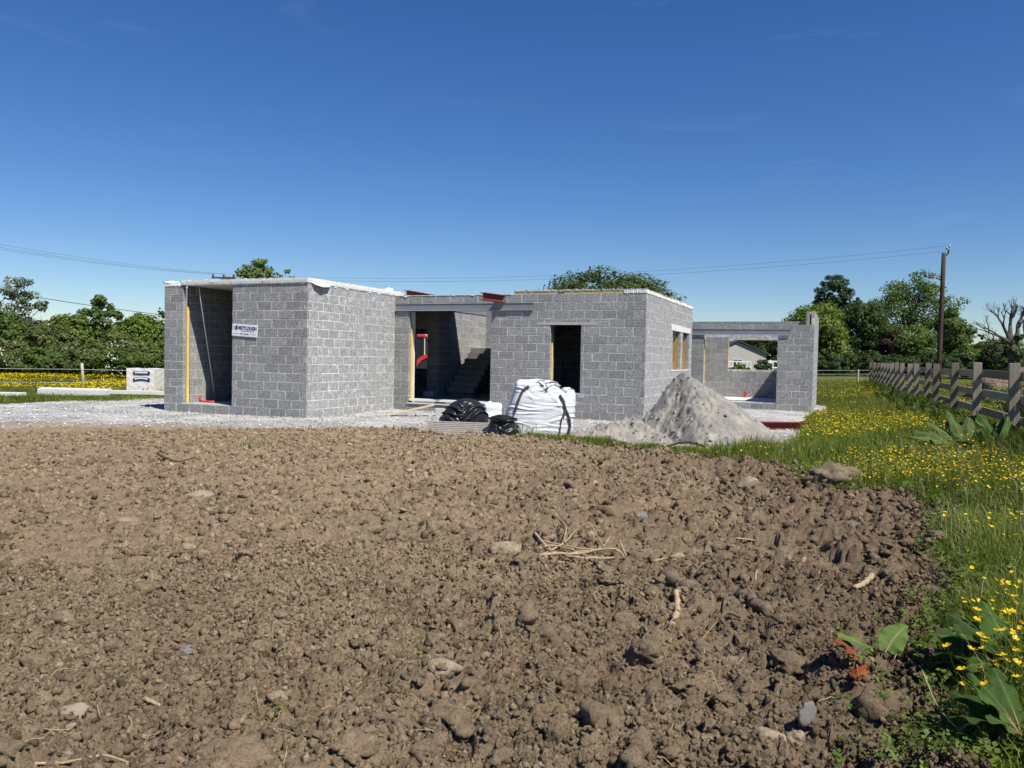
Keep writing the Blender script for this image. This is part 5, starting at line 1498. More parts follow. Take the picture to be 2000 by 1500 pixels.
tree_px('dark garden shrub at the bungalow corner', 1487, 700, 80, 17, BUSH, 2600, 0.11, 'leaf_dark', 172, name='shrub', cat='shrub', limbs=4)
tree_px('light green garden hedge below the bungalow window', 1440, 712, 78, 28, BUSH, 2600, 0.11, 'leaf_bright', 173, name='shrub', cat='shrub', limbs=4)

# dead tree
b = at_depth(1978, 712, 46)
dead = thing('dead_tree', 'bare dead tree with ivy round its trunk behind the fence', 'tree', (b[0], 46, float(terrain(b[0], 46))))
mb = MB(); rr = random.Random(9)
tp = branch(mb, rr, (0, 0, -0.3), (-0.1, 0, 2.6), 0.42, 0.3, 6, 0.04, 10)
def grow(p, d, L, r, lev):
    e = p + d * L
    ps = branch(mb, rr, p, e, r, r * 0.55, 5, 0.10, 6)
    if lev == 0: return
    for i in range(rr.choice((2, 3, 3))):
        q = ps[rr.choice((-1, -1, -2))]
        nd = (d + Vector((rr.uniform(-1, 1), rr.uniform(-0.6, 0.6), rr.uniform(-0.25, 0.75))) * 0.85).normalized()
        grow(q, nd, L * rr.uniform(0.5, 0.75), r * 0.5, lev - 1)
for d, L, r in (((-0.85, 0, 0.5), 1.5, 0.13), ((-0.45, 0.1, 1.0), 1.7, 0.14), ((0.25, 0, 1.0), 1.9, 0.16), ((0.8, 0, 0.7), 1.6, 0.14), ((-1.0, 0.1, 0.1), 1.2, 0.12), ((0.05, 0.3, 1.0), 1.8, 0.18)):
    grow(tp[-1], Vector(d).normalized(), L * 0.62, r * 0.95, 5)
mb.build('trunk', M['bark'], dead, True)
V, F, tone, _ = leaf_cloud(np.random.RandomState(3), [(0, 0, 1.4, 0.65, 0.6, 1.2), (-0.1, 0, 2.7, 0.5, 0.5, 0.6)], 0.10, 3200)
link('ivy', np_mesh('ivy', V, F, False, tone), M['leaf_dark'], dead)
# ------------------------------------------------------------------ grass
def blades(x, y, z, h, w, rs, lean=0.5, simple=False):
    n = len(x)
    a = rs.rand(n) * 6.283; dx, dy = np.cos(a), np.sin(a)
    b = rs.rand(n) * 6.283; bx, by = np.cos(b), np.sin(b)
    ln = lean * h * (0.2 + rs.rand(n))
    base = np.stack([x, y, z], -1); side = np.stack([bx, by, np.zeros(n)], -1) * w[:, None] * 0.5
    up = np.stack([dx * ln * 0.3, dy * ln * 0.3, h * 0.58], -1); tip = np.stack([dx * ln, dy * ln, h * (0.98 - 0.22 * rs.rand(n))], -1)
    V = np.stack([base - side, base + side, base + up - side * 0.8, base + up + side * 0.8, base + tip], 1).reshape(-1, 3)
    o = (np.arange(n) * 5)[:, None]
    if simple:
        F = o + np.array([0, 1, 4])
    else:
        F = np.concatenate([o + np.array([0, 1, 2]), o + np.array([1, 3, 2]), o + np.array([2, 3, 4])])
    return V, F
def grass_patch(name, x, y, z, h, w, mat, seed, lean=0.5, simple=False):
    rs = np.random.RandomState(seed)
    V, F = blades(x, y, z, h, w, rs, lean, simple)
    tone = np.repeat(np.clip(0.5 * rs.rand(len(x)) + 0.5 * (0.5 + 0.9 * fbm(x * 0.8, y * 0.8, 3, seed)), 0, 1), 5)
    return tag(link(name, np_mesh(name, V, F, False, tone), mat), kind='stuff')
M['grass'] = mat_leaf('grass_blade', (0.075, 0.12, 0.012), (0.24, 0.29, 0.045), 0.4)
M['grass_far'] = mat_leaf('grass_far', (0.085, 0.115, 0.014), (0.24, 0.26, 0.05), 0.35)
M['straw'] = mat_leaf('straw', (0.22, 0.18, 0.09), (0.42, 0.36, 0.2), 0.2)

rs = np.random.RandomState(300)
def pick(n, y0, y1, xr0, xr1, pw=1.0):
    """Random spots with y in a range and x between two multiples of y."""
    y = y0 + (y1 - y0) * rs.rand(n) ** pw; x = (xr0 + (xr1 - xr0) * rs.rand(n)) * y
    return x, y
def is_green(x, y, e=0.0):
    u, v = to_uv(x, y)
    inhouse = ((u > -6.2) & (u < U3 + 0.05) & (v > -0.2) & (v < 17))
    return (soil_edge(x, y) > e) & (gravel_edge(x, y) > 0.05) & ~inhouse & (sand_h(x, y) < 0.03)
def short(x, y): return 0.10 + 0.10 * vnoise(x * 0.7, y * 0.7, 5)

x, y = pick(98000, 2.9, 9.5, 0.30, 0.95)
ok = is_green(x, y, -0.06); x, y = x[ok], y[ok]
h = (0.06 + 0.26 * rs.rand(len(x)) ** 1.6) * (0.45 + 1.1 * vnoise(x * 1.1, y * 1.1, 4)) * (0.4 + 0.6 * smooth(-0.05, 0.4, soil_edge(x, y)))
grass_patch('grass', x, y, terrain(x, y) - 0.03, h, 0.005 + 0.004 * rs.rand(len(x)), M['grass'], 301, 0.7)
x, y = pick(90000, 9.5, 22, 0.22, 0.80)
ok = is_green(x, y, -0.05); x, y = x[ok], y[ok]
h = (0.07 + 0.24 * rs.rand(len(x)) ** 1.6) * (0.45 + 1.1 * vnoise(x * 0.9, y * 0.9, 4)) * (0.45 + 0.55 * smooth(0, 0.5, soil_edge(x, y)))
grass_patch('grass', x, y, terrain(x, y) - 0.03, h, 0.009 + 0.007 * rs.rand(len(x)), M['grass'], 302, 0.6)
x, y = pick(70000, 22, 56, 0.33, 0.72, 1.4)
ok = is_green(x, y); x, y = x[ok], y[ok]
grass_patch('grass', x, y, terrain(x, y) - 0.03, 0.12 + 0.16 * rs.rand(len(x)), 0.02 + 0.018 * rs.rand(len(x)), M['grass_far'], 303, 0.5, True)
x = -36 + 24 * rs.rand(60000); y = 24 + 21 * rs.rand(60000)
ok = is_green(x, y); x, y = x[ok], y[ok]
grass_patch('grass', x, y, terrain(x, y) - 0.03, 0.10 + 0.15 * rs.rand(len(x)), 0.018 + 0.016 * rs.rand(len(x)), M['grass_far'], 304, 0.5, True)
# weeds along soil edge before the sand heap, and tufts in the yard
def tuft(px, py, n, spread, hh, seed, mat='grass', name='grass_tuft', label=None, soil=False):
    r = np.random.RandomState(seed); g = ground_point(px, py)
    x = g[0] + r.normal(size=n) * spread; y = g[1] + r.normal(size=n) * spread * 0.8
    z = (soil_z(x, y) if soil else np.maximum(terrain(x, y), 0)) - 0.02
    V, F = blades(x, y, z, hh * (0.4 + 0.6 * r.rand(n)), 0.008 + 0.008 * r.rand(n), r, 0.6)
    o = link(name, np_mesh(name, V, F, False, np.repeat(r.rand(n), 5)), M[mat]); return o
edge_px = [(1015 + 13 * i, 852 + 0.095 * (13 * i) + 3 * math.sin(i)) for i in range(36)]
xs, ys = [], []
for i, (px, py) in enumerate(edge_px):
    g = ground_point(px, py); k = 420
    xs.append(g[0] + rs.normal(size=k) * 0.16); ys.append(g[1] + 0.05 + rs.normal(size=k) * 0.22)
x, y = np.concatenate(xs), np.concatenate(ys)
hh = (0.04 + 0.13 * rs.rand(len(x))) * (0.25 + 1.2 * vnoise(x * 1.7, y * 1.7, 6)) * smooth(0.55, 0.2, np.abs(soil_edge(x, y)))
ok = hh > 0.02; x, y, hh = x[ok], y[ok], hh[ok]
grass_patch('edge_grass', x, y, np.maximum(np.maximum(sand_h(x, y), 0.0), 0.02 + 0 * x), hh, 0.007 + 0.007 * rs.rand(len(x)), M['grass'], 305, 0.6)
o = tuft(1028, 848, 500, 0.16, 0.34, 310); tag(o, 'green grass clump growing at the foot of the white bulk bag', 'grass clump')
o = tuft(488, 885, 160, 0.13, 0.22, 311, 'straw', soil=True); tag(o, 'dry grass tuft standing on the soil in front of the garage', 'grass clump')
x = np.concatenate([ground_point(px, 779)[0] + rs.normal(size=500) * 0.5 for px in range(0, 260, 22)]); y = np.concatenate([ground_point(px, 782 - 0.015 * px)[1] + rs.normal(size=500) * 0.5 for px in range(0, 260, 22)])
grass_patch('edge_grass', x, y, terrain(x, y) - 0.02, 0.06 + 0.12 * rs.rand(len(x)), 0.014 + 0.012 * rs.rand(len(x)), M['grass'], 306, 0.6)
x = np.concatenate([ground_point(px, 775)[0] + rs.normal(size=200) * 0.4 for px in range(230, 330, 12)]); y = np.concatenate([ground_point(px, 776)[1] + rs.normal(size=200) * 0.3 for px in range(230, 330, 12)])
grass_patch('edge_grass', x, y, terrain(x, y) - 0.02, 0.05 + 0.12 * rs.rand(len(x)), 0.014 + 0.012 * rs.rand(len(x)), M['grass'], 307, 0.6)

# ------------------------------------------------------------------ broad small leaves of creeping weeds in the grass
def weed_leaves(name, x, y, z, size, seed, mat, tilt=0.5):
    r = np.random.RandomState(seed); n = len(x)
    nm = np.stack([r.normal(size=n) * tilt, r.normal(size=n) * tilt, np.ones(n)], -1); nm /= np.linalg.norm(nm, axis=1)[:, None]
    a = np.cross(nm, r.normal(size=(n, 3))); a /= np.linalg.norm(a, axis=1)[:, None]; b = np.cross(nm, a)
    p = np.stack([x, y, z], -1); V = []
    for k in range(3):                                        # three lobes
        w = 2.1 * (k - 1); d = a * math.cos(w) + b * math.sin(w); s_ = -a * math.sin(w) + b * math.cos(w)
        s = (size * (0.7 + 0.5 * r.rand(n)))[:, None]
        V.append(np.stack([p, p + d * s * 0.6 - s_ * s * 0.42 + nm * s * 0.12, p + d * s, p + d * s * 0.6 + s_ * s * 0.42 + nm * s * 0.12], 1))
    V = np.concatenate(V, 1).reshape(-1, 3)
    F = np.arange(len(V)).reshape(-1, 4)
    return tag(link(name, np_mesh(name, V, F, False, np.repeat(r.rand(n), 12)), mat), kind='stuff')
M['weed'] = mat_leaf('weed_leaf', (0.05, 0.09, 0.012), (0.16, 0.22, 0.035), 0.35, 0.55, 0.25)
x, y = pick(15000, 2.9, 12, 0.28, 0.84); ok = is_green(x, y, -0.12); x, y = x[ok], y[ok]
weed_leaves('creeping_weed', x, y, terrain(x, y) + 0.015 + 0.10 * rs.rand(len(x)), 0.02 + 0.012 * rs.rand(len(x)), 320, M['weed'])
x, y = pick(1500, 2.8, 4.9, 0.42, 0.72); ok = (soil_edge(x, y) < 0.1) & (soil_edge(x, y) > -0.75) & (vnoise(x * 4, y * 4, 3) > 0.42); x, y = x[ok], y[ok]
weed_leaves('creeping_weed', x, y, soil_z(x, y) + 0.02 + 0.05 * rs.rand(len(x)), 0.013 + 0.012 * rs.rand(len(x)), 321, M['weed'])

# ------------------------------------------------------------------ buttercups
M['petal'] = mat_leaf('petal', (0.72, 0.46, 0.005), (0.86, 0.66, 0.01), 0.25, 0.3, 0.5)
M['stalk'] = mat_leaf('stalk', (0.07, 0.12, 0.02), (0.13, 0.18, 0.04), 0.2)
def flower_verts(s, tilt=0.0):
    V, F = [(0, 0, 0)], []
    for k in range(5):
        w = 2 * math.pi * k / 5; c, d = math.cos(w), math.sin(w)
        def P(r, l, z): return (r * c - l * d, r * d + l * c, z)
        o = len(V); V += [P(0.35*s, -0.28*s, 0.18*s), P(0.95*s, -0.42*s, 0.42*s), P(1.1*s, 0, 0.45*s), P(0.95*s, 0.42*s, 0.42*s), P(0.35*s, 0.28*s, 0.18*s)]
        F += [(0, o, o+1, o+2), (0, o+2, o+3, o+4)]
    return V, F
heads = []
for k in range(3):
    V, F = flower_verts(0.0145 + 0.0024 * k); me = bpy.data.meshes.new('flower_head'); me.from_pydata(V, [], F); at_ = me.attributes.new('tone', 'FLOAT', 'POINT'); at_.data.foreach_set('value', np.linspace(0.3, 1, len(V)).astype(np.float32)); me.update(); me.materials.append(M['petal']); heads.append(me)
stems = []
for k in range(4):
    mb = MB(); hgt = 0.17 + 0.055 * k; r = random.Random(k); bx_, by_ = r.uniform(-.05, .05), r.uniform(-.05, .05)
    mb.tube([(0, 0, -0.03), (bx_ * .3, by_ * .3, hgt * .5), (bx_, by_, hgt)], [0.0016, 0.0013, 0.001], 4)
    me = mb.mesh('buttercup'); me.materials.append(M['stalk']); stems.append((me, (bx_, by_, hgt)))
def cup_density(x, y):
    d = x - (FENCE_S + FENCE_T * y)
    return np.clip(vnoise(x * 0.9 + 3, y * 0.55, 71) * 1.9 - 0.62 + 0.22 * smooth(0.45, 0.62, x / y), 0, 1) * smooth(-0.05, 0.5, soil_edge(x, y))
x, y = pick(12000, 3.2, 13, 0.28, 0.80); ok = is_green(x, y, 0.0) & (rs.rand(len(x)) < cup_density(x, y) * 0.9 + 0.01); x, y = x[ok], y[ok]
near = np.argsort(y)
n_single = 300
for i in near[:n_single]:
    k = int(rs.randint(4)); me, tip = stems[k]
    o = bpy.data.objects.new('buttercup', me); C.objects.link(o)
    g = float(terrain(x[i], y[i])) - 0.01; rz = rs.rand() * 6.28
    o.location = (x[i], y[i], g); o.rotation_euler = (0, 0, rz)
    tag(o, 'yellow buttercup flower on a thin stalk in the grass strip', 'buttercup', 'buttercups in the grass strip')
    f = bpy.data.objects.new('flower_head', heads[int(rs.randint(3))]); C.objects.link(f); f.parent = o
    f.location = tip; f.rotation_euler = (rs.uniform(-.5, .5), rs.uniform(-.5, .5), rs.uniform(0, 6))
rest = near[n_single:]
def far_cups(name, x, y, z, s, seed):
    r = np.random.RandomState(seed)
    V0 = np.array([(0, 0, 0)] + [(math.cos(2 * math.pi * k / 5), math.sin(2 * math.pi * k / 5), 0.4) for k in range(5)]); F0 = np.array([(0, k + 1, (k + 1) % 5 + 1) for k in range(5)])
    n = len(x); tl = r.normal(size=(n, 2)) * 0.35
    P = V0[None] * s[:, None, None]
    P = np.stack([P[..., 0], P[..., 1], P[..., 2] + P[..., 0] * tl[:, :1] + P[..., 1] * tl[:, 1:]], -1) + np.stack([x, y, z], -1)[:, None]
    F = F0[None] + (np.arange(n) * len(V0))[:, None, None]
    return tag(link(name, np_mesh(name, P.reshape(-1, 3), F.reshape(-1, 3), False, np.repeat(r.rand(n), len(V0))), M['petal']), kind='stuff')
x1, y1 = x[rest], y[rest]
far_cups('buttercup_drift', x1, y1, terrain(x1, y1) + 0.13 + 0.12 * rs.rand(len(x1)), 0.011 + 0.004 * rs.rand(len(x1)), 401)
x, y = pick(26000, 13, 34, 0.30, 0.72, 1.2); ok = is_green(x, y, 0.2) & (rs.rand(len(x)) < np.clip(vnoise(x * 0.55, y * 0.3, 72) * 2.0 - 0.86, 0.02, 0.6)); x, y = x[ok], y[ok]
far_cups('buttercup_drift', x, y, terrain(x, y) + 0.13 + 0.10 * rs.rand(len(x)), 0.014 + 0.004 * rs.rand(len(x)), 402)
x, y = pick(9000, 34, 60, 0.34, 0.72, 1.2); ok = is_green(x, y, 0.2) & (rs.rand(len(x)) < 0.3); x, y = x[ok], y[ok]
far_cups('buttercup_drift', x, y, terrain(x, y) + 0.17 + 0.10 * rs.rand(len(x)), 0.020 + 0.006 * rs.rand(len(x)), 403)
x = -38 + 26 * rs.rand(26000); y = 29 + 15.5 * rs.rand(26000); ok = is_green(x, y, 0.5) & (rs.rand(len(x)) < np.clip(vnoise(x * 0.35, y * 0.4, 73) * 2.4 - 0.55, 0.05, 1)); x, y = x[ok], y[ok]
far_cups('buttercup_drift', x, y, terrain(x, y) + 0.18 + 0.12 * rs.rand(len(x)), 0.022 + 0.008 * rs.rand(len(x)), 404)

# ------------------------------------------------------------------ dock plants
def mat_dock(name, a, b, rib):
    t = NT(name, 0.7, 0.12)
    c = t.mix(t.ramp(t.noise(9, 4, 0.6), [(0.3, 0.0), (0.7, 1.0)]), a, b)
    v = t.attr('tone'); c = t.mix(t.ramp(v, [(0.0, 0.8), (0.10, 0.0)]), c, rib)
    c = t.mix(1.0, c, t.ramp(t.obj_random(), [(0.0, 0.7), (0.5, 1.0), (1.0, 1.25)]), 'MULTIPLY')
    c = t.mix(t.ramp(t.noise(55, 2, 0.5), [(0.70, 0.0), (0.76, 0.7)]), c, (0.16, 0.09, 0.03))
    t.color(c)
    tr = t.n('BsdfTranslucent', Color=c); mx = t.n('MixShader', Fac=0.22)
    t.t.links.new(t.b.outputs[0], mx.inputs[1]); t.t.links.new(tr.outputs[0], mx.inputs[2]); t.t.links.new(mx.outputs[0], t.out.inputs['Surface'])
    t.bump(t.noise(40, 3, 0.6), 0.3, 0.006)
    return t.m
M['dock'] = mat_dock('dock_leaf', (0.055, 0.10, 0.022), (0.115, 0.17, 0.045), (0.2, 0.22, 0.09))
M['dock_dark'] = mat_dock('dock_leaf_dark', (0.026, 0.060, 0.010), (0.060, 0.105, 0.022), (0.12, 0.15, 0.055))
M['dock_red'] = mat_dock('dock_leaf_withered', (0.27, 0.05, 0.025), (0.30, 0.115, 0.03), (0.36, 0.18, 0.10))
M['dock_stem'] = mat_plain('dock_stem', (0.16, 0.12, 0.05), (0.28, 0.16, 0.09), 20, 0.6, 0.3, 0.1, 0.001)
def dock_leaf(root, az, elev, L, W, mat, seed, droop=0.8, stalk=0.3, roll=0.0, wave=0.2, parent=None):
    """A broad leaf with a folded midrib and wavy rim; root in the plant's own coordinates."""
    r = random.Random(seed); nl, nw = 18, 9
    d = Vector((math.cos(az) * math.cos(elev), math.sin(az) * math.cos(elev), math.sin(elev))); side = Vector((-math.sin(az), math.cos(az), 0))
    spine = [Vector(root)]; cur = d.copy(); tot = L * (1 + stalk); st = tot / (nl + 6)
    for i in range(nl + 6):
        spine.append(spine[-1] + cur * st); cur = (cur + Vector((0, 0, -droop / (nl + 6)))).normalized()
    ks = int((nl + 6) * stalk / (1 + stalk)); V, F, tone = [], [], []
    ph = r.uniform(0, 6)
    for i in range(nl + 1):
        p = spine[min(ks + int(round(i * (nl + 6 - ks) / nl)), nl + 6)]; q = spine[max(0, min(ks + int(round(i * (nl + 6 - ks) / nl)) - 1, nl + 5))]
        tg = (p - q).normalized() if (p - q).length > 1e-6 else d
        s_ = (side * math.cos(roll) + side.cross(tg) * math.sin(roll)).normalized(); nn = s_.cross(tg)
        f = i / nl; w = W * (math.sin(math.pi * min(1, (f * 0.93 + 0.07)) ** 0.72) ** 0.8) * 0.5
        for j in range(nw):
            g = (j / (nw - 1) - 0.5) * 2
            wv = wave * W * math.sin(f * 17 + ph + 2 * g) * abs(g) ** 1.5
            V.append(p + s_ * g * w + nn * (abs(g) * w * 0.28 + wv * 0.5) + tg * wv * 0.3)
            vein = abs(math.sin((f * 9 + abs(g) * 1.6) * math.pi)); tone.append(min(abs(g) + 0.02, 0.06 + vein * 0.3 if abs(g) > 0.05 else abs(g)))
    for i in range(nl):
        for j in range(nw - 1):
            F.append((i*nw+j, i*nw+j+1, (i+1)*nw+j+1, (i+1)*nw+j))
    me = np_mesh('leaf', [tuple(v) for v in V], F, True, tone); o = link('leaf', me, mat, parent)
    mb = MB(); mb.tube([spine[0], spine[max(1, ks // 2)], spine[max(2, ks)], spine[ks + 5]], [0.006, 0.0055, 0.005, 0.002], 6); mb.build('leaf_stalk', M['dock_stem'], o, True)
    return o
def dock(label, px, py, z, leaves, name='dock_plant', stems=0, sh=0.6, soil=False):
    g = ground_point(px, py, z)
    if soil: g[2] = soil_top(g[0], g[1]) - 0.01
    o = thing(name, label, 'plant', g)
    for i, (az, el, L, W, mt, dr, roll) in enumerate(leaves):
        dock_leaf((0, 0, 0), R(az), R(el), L, W, M[mt], int(px) + i, dr, parent=o, roll=R(roll))
    for k in range(stems):
        a = random.Random(k + int(px)); mb = MB(); mb.tube([(0, 0, 0), (a.uniform(-.05, .05), a.uniform(-.05, .05), sh * .6), (a.uniform(-.12, .12), a.uniform(-.1, .1), sh)], [0.004, 0.003, 0.002], 6); mb.build('stem', M['dock_stem'], o, True)
    return o
dock('small dock plant with two green leaves growing on bare soil', 1722, 1302, 0.06,
     [(158, 40, 0.20, 0.065, 'dock', 0.7, 25), (38, 42, 0.235, 0.135, 'dock', 0.75, -38), (80, 55, 0.09, 0.045, 'dock', 0.4, 0)], soil=True)
g = ground_point(1668, 1338, 0.08); g[2] = soil_top(g[0], g[1], 0.04) + 0.02; o = thing('withered_leaf', 'crumpled orange red withered dock leaf on the soil', 'leaf', g)
dock_leaf((0.04, 0.05, 0.02), R(200), R(60), 0.16, 0.12, M['dock_red'], 71, 1.2, 0.2, R(20), 0.16, o)
dock_leaf((0.0, -0.02, 0.02), R(250), R(15), 0.12, 0.09, M['dock_red'], 72, 0.8, 0.2, R(-30), 0.25, o)
dock('large dark dock clump at the edge of the grass strip near the soil', 1990, 1330, 0.12,
     [(168, 48, 0.36, 0.19, 'dock_dark', 1.0, 25), (160, 26, 0.34, 0.17, 'dock_dark', 0.9, -12), (150, 12, 0.33, 0.17, 'dock_dark', 0.6, -15), (182, 60, 0.34, 0.17, 'dock_dark', 1.1, 10), (195, 14, 0.30, 0.15, 'dock_dark', 0.6, 0), (130, 55, 0.34, 0.17, 'dock_dark', 1.0, 20),
      (70, 50, 0.3, 0.15, 'dock_dark', 0.9, 0), (20, 40, 0.3, 0.14, 'dock', 0.9, 0), (225, 30, 0.30, 0.15, 'dock_dark', 0.8, 15), (175, 36, 0.32, 0.16, 'dock_dark', 0.8, -25), (205, 40, 0.32, 0.15, 'dock_dark', 0.9, 20), (100, 65, 0.32, 0.16, 'dock_dark', 0.9, 0)], stems=1, sh=0.4)
dock('second dark dock clump in the near corner under the grass strip', 1998, 1450, 0.14,
     [(150, 48, 0.24, 0.11, 'dock_dark', 0.9, 20), (178, 40, 0.24, 0.10, 'dock_dark', 0.9, -12), (120, 58, 0.24, 0.10, 'dock_dark', 0.9, 10), (205, 50, 0.22, 0.10, 'dock_dark', 0.9, 10), (90, 60, 0.26, 0.11, 'dock_dark', 0.9, 0), (165, 62, 0.24, 0.10, 'dock_dark', 1.0, 0)])
dock('tall dock clump in front of the nearest fence posts', 1890, 890, 0.22,
     [(150, 38, 0.68, 0.23, 'dock', 0.9, 30), (170, 45, 0.74, 0.24, 'dock', 1.0, 30), (130, 52, 0.68, 0.20, 'dock', 0.8, 10), (195, 40, 0.61, 0.22, 'dock', 0.9, 25), (60, 60, 0.68, 0.22, 'dock', 0.9, 0), (100, 65, 0.68, 0.20, 'dock', 0.8, 0), (215, 25, 0.54, 0.20, 'dock', 0.7, 20)], stems=2, sh=0.7)
dock('dark spreading dock clump below the nearest fence post', 1968, 905, 0.24,
     [(20, 50, 0.81, 0.27, 'dock_dark', 0.8, 0), (60, 55, 0.81, 0.27, 'dock_dark', 0.8, -20), (170, 40, 0.68, 0.24, 'dock_dark', 0.8, 20), (210, 30, 0.68, 0.24, 'dock_dark', 0.8, 15), (250, 35, 0.68, 0.24, 'dock_dark', 0.9, 0), (330, 40, 0.74, 0.27, 'dock_dark', 0.8, 0), (100, 60, 0.74, 0.27, 'dock_dark', 0.7, 0), (190, 60, 0.68, 0.23, 'dock', 0.7, 10)], stems=3, sh=0.85)
dock('dark dock clump growing on the field side of the rail fence', 1975, 790, 0.4,
     [(170, 40, 0.7, 0.24, 'dock_dark', 0.8, 20), (200, 50, 0.7, 0.24, 'dock_dark', 0.8, 0), (140, 45, 0.7, 0.22, 'dock_dark', 0.8, 0), (60, 50, 0.7, 0.24, 'dock_dark', 0.8, 0), (240, 30, 0.6, 0.22, 'dock', 0.7, 10), (110, 65, 0.6, 0.2, 'dock', 0.7, 10)], stems=4, sh=1.0)
dock('low dock with one broad leaf in the buttercups', 1775, 882, 0.12,
     [(170, 20, 0.32, 0.15, 'dock', 0.6, -10), (10, 25, 0.28, 0.13, 'dock', 0.7, 10), (90, 60, 0.25, 0.10, 'dock_dark', 0.7, 0)])
# rough growth at the foot of the fence and beyond it
for i, (y0, off, wd, hh, lf) in enumerate(((13.6, -0.45, 0.7, 0.36, 'leaf_dark'), (20, -0.5, 0.8, 0.32, 'leaf_mid'), (24.5, -0.5, 0.9, 0.35, 'leaf_dark'), (29, -0.6, 1.0, 0.4, 'leaf_mid'), (14.5, 1.0, 1.0, 0.75, 'leaf_dark'), (17.2, 2.2, 1.0, 0.8, 'leaf_olive'), (22, 2.5, 1.5, 0.8, 'leaf_mid'))):
    x0 = FENCE_S + FENCE_T * y0 + off
    lab = ('dark weed clump under the second fence post', 'green weed clump at the fence foot halfway along', 'dark weed clump at the fence foot further along', 'green weed clump at the far stretch of the fence', 'tall dark nettles close behind the near rails', 'tall brownish dock stand behind the near rails', 'leafy growth in the field beyond the fence')[i]
    rs2 = np.random.RandomState(500 + i); V, F, tone, _ = leaf_cloud(rs2, [(0, 0, hh * 0.5, wd * 0.6, wd, hh * 0.55)], 0.035, 1500 if off < 0 else 2600, clump=0.35, shell=0.2)
    o = link('weed_clump', np_mesh('weed_clump', V, F, False, tone), M[lf]); o.location = (x0, y0, float(terrain(x0, y0))); tag(o, lab, 'weeds')

# low rough growth swallowing the fence foot
rs2 = np.random.RandomState(520); n = 10500
y = 10 + 40 * rs2.rand(n) ** 1.5; x = FENCE_S + FENCE_T * y + rs2.normal(size=n) * 0.35 + 0.05
z = terrain(x, y) + (0.02 + 0.34 * rs2.rand(n) ** 1.3) * (0.35 + 1.0 * vnoise(x * 0.8, y * 0.8, 9))
weed_leaves('fence_foot_weeds', x, y, z, 0.028 + 0.03 * rs2.rand(n), 521, M['weed'], 0.9)
n = 22000; y = 9.5 + 40 * rs2.rand(n) ** 1.5; x = FENCE_S + FENCE_T * y + rs2.normal(size=n) * 0.4
grass_patch('fence_foot_grass', x, y, terrain(x, y) - 0.02, (0.15 + 0.35 * rs2.rand(n)) * (0.4 + 0.9 * vnoise(x, y, 10)), 0.008 + 0.008 * rs2.rand(n), M['grass'], 522, 0.5)

# seed stalks and dead straw through the strip
rs2 = np.random.RandomState(540)
x, y = pick(5200, 3.2, 15, 0.30, 0.84); ok = is_green(x, y, 0.05) & (vnoise(x * 1.3, y * 1.3, 15) > 0.4); x, y = x[ok], y[ok]
grass_patch('seed_stalks', x, y, terrain(x, y), 0.18 + 0.26 * rs2.rand(len(x)), 0.0035 + 0.002 * rs2.rand(len(x)), M['straw'], 541, 0.45)
x, y = pick(9000, 2.9, 14, 0.28, 0.84); ok = is_green(x, y, -0.2) & (np.abs(soil_edge(x, y)) < 0.35) & (vnoise(x * 2, y * 2, 16) > 0.42); x, y = x[ok], y[ok]
weed_leaves('edge_weeds', x, y, np.maximum(terrain(x, y), soil_z(x, y) - 0.02) + 0.01 + 0.09 * rs2.rand(len(x)), 0.016 + 0.02 * rs2.rand(len(x)), 542, M['weed'], 0.7)
# ------------------------------------------------------------------ stones and roots on the soil
def rock(label, px, py, size, mat, seed, sink=0.25, cut=0.7, rough=0.2, rz=0.0, name='stone'):
    g = ground_point(px, py, 0.06)
    P, F = lump_shape(4, seed, rough, 1.0, cut, 0.16 if mat in (M['clod'], M['boulder']) else 0.05); P = P * np.array(size)
    o = link(name, np_mesh(name, P, F, True), mat)
    o.location = (g[0], g[1], soil_top(g[0], g[1]) + size[2] * (0.62 - 2 * sink)); o.rotation_euler = (0, 0, rz)
    return tag(o, label, 'stone')
t = NT('earthy_boulder', 1.0, 0.05); t.color(t.mix(t.ramp(t.noise(7, 5, 0.7), [(0.35, 0.0), (0.65, 1.0)]), (0.13, 0.095, 0.065), (0.27, 0.215, 0.155))); t.bump(t.noise(30, 5, 0.8), 1.0, 0.02); M['boulder'] = t.m
rock('large earthy boulder where the soil meets the grass', 1622, 945, (0.31, 0.24, 0.17), M['boulder'], 1, 0.12, 0.85, 0.18, name='boulder')
rock('pale upright stone near the earthy boulder', 1462, 960, (0.11, 0.08, 0.10), M['stone_pale'], 2, 0.15, 0.7)
rock('large pale limestone lump at the bottom of the soil', 1512, 1452, (0.085, 0.065, 0.07), M['stone_pale'], 3, 0.15, 0.72)
rock('small pale stone touching the large limestone lump', 1556, 1455, (0.042, 0.036, 0.045), M['stone_pale'], 4, 0.15, 0.72)
rock('dark grey flat stone standing on edge beside the limestone', 1577, 1432, (0.045, 0.016, 0.068), M['stone_grey'], 5, 0.10, 0.8, 0.12, 0.4)
rock('wedge shaped pale stone at the end of the root bundle', 1328, 1086, (0.085, 0.05, 0.032), M['stone_pale'], 6, 0.2, 0.62, 0.25, 0.5)
rock('rounded tan stone beside the root bundle', 995, 1082, (0.13, 0.10, 0.075), M['stone_pale'], 7, 0.3, 0.85)
rock('rough brown clod with stone in the middle of the soil', 1268, 1296, (0.10, 0.085, 0.075), M['clod'], 8, 0.2, 0.9, 0.3)
rock('earth-covered stone standing up near the bottom edge', 1088, 1450, (0.06, 0.05, 0.075), M['clod'], 9, 0.2, 0.7, 0.25)
rock('tan stone half buried below the boulder', 1665, 1035, (0.12, 0.09, 0.07), M['boulder'], 10, 0.3, 0.8)
rock('flat tan slab lying below the root bundle', 1185, 1117, (0.07, 0.05, 0.022), M['stone_pale'], 11, 0.3, 0.7)
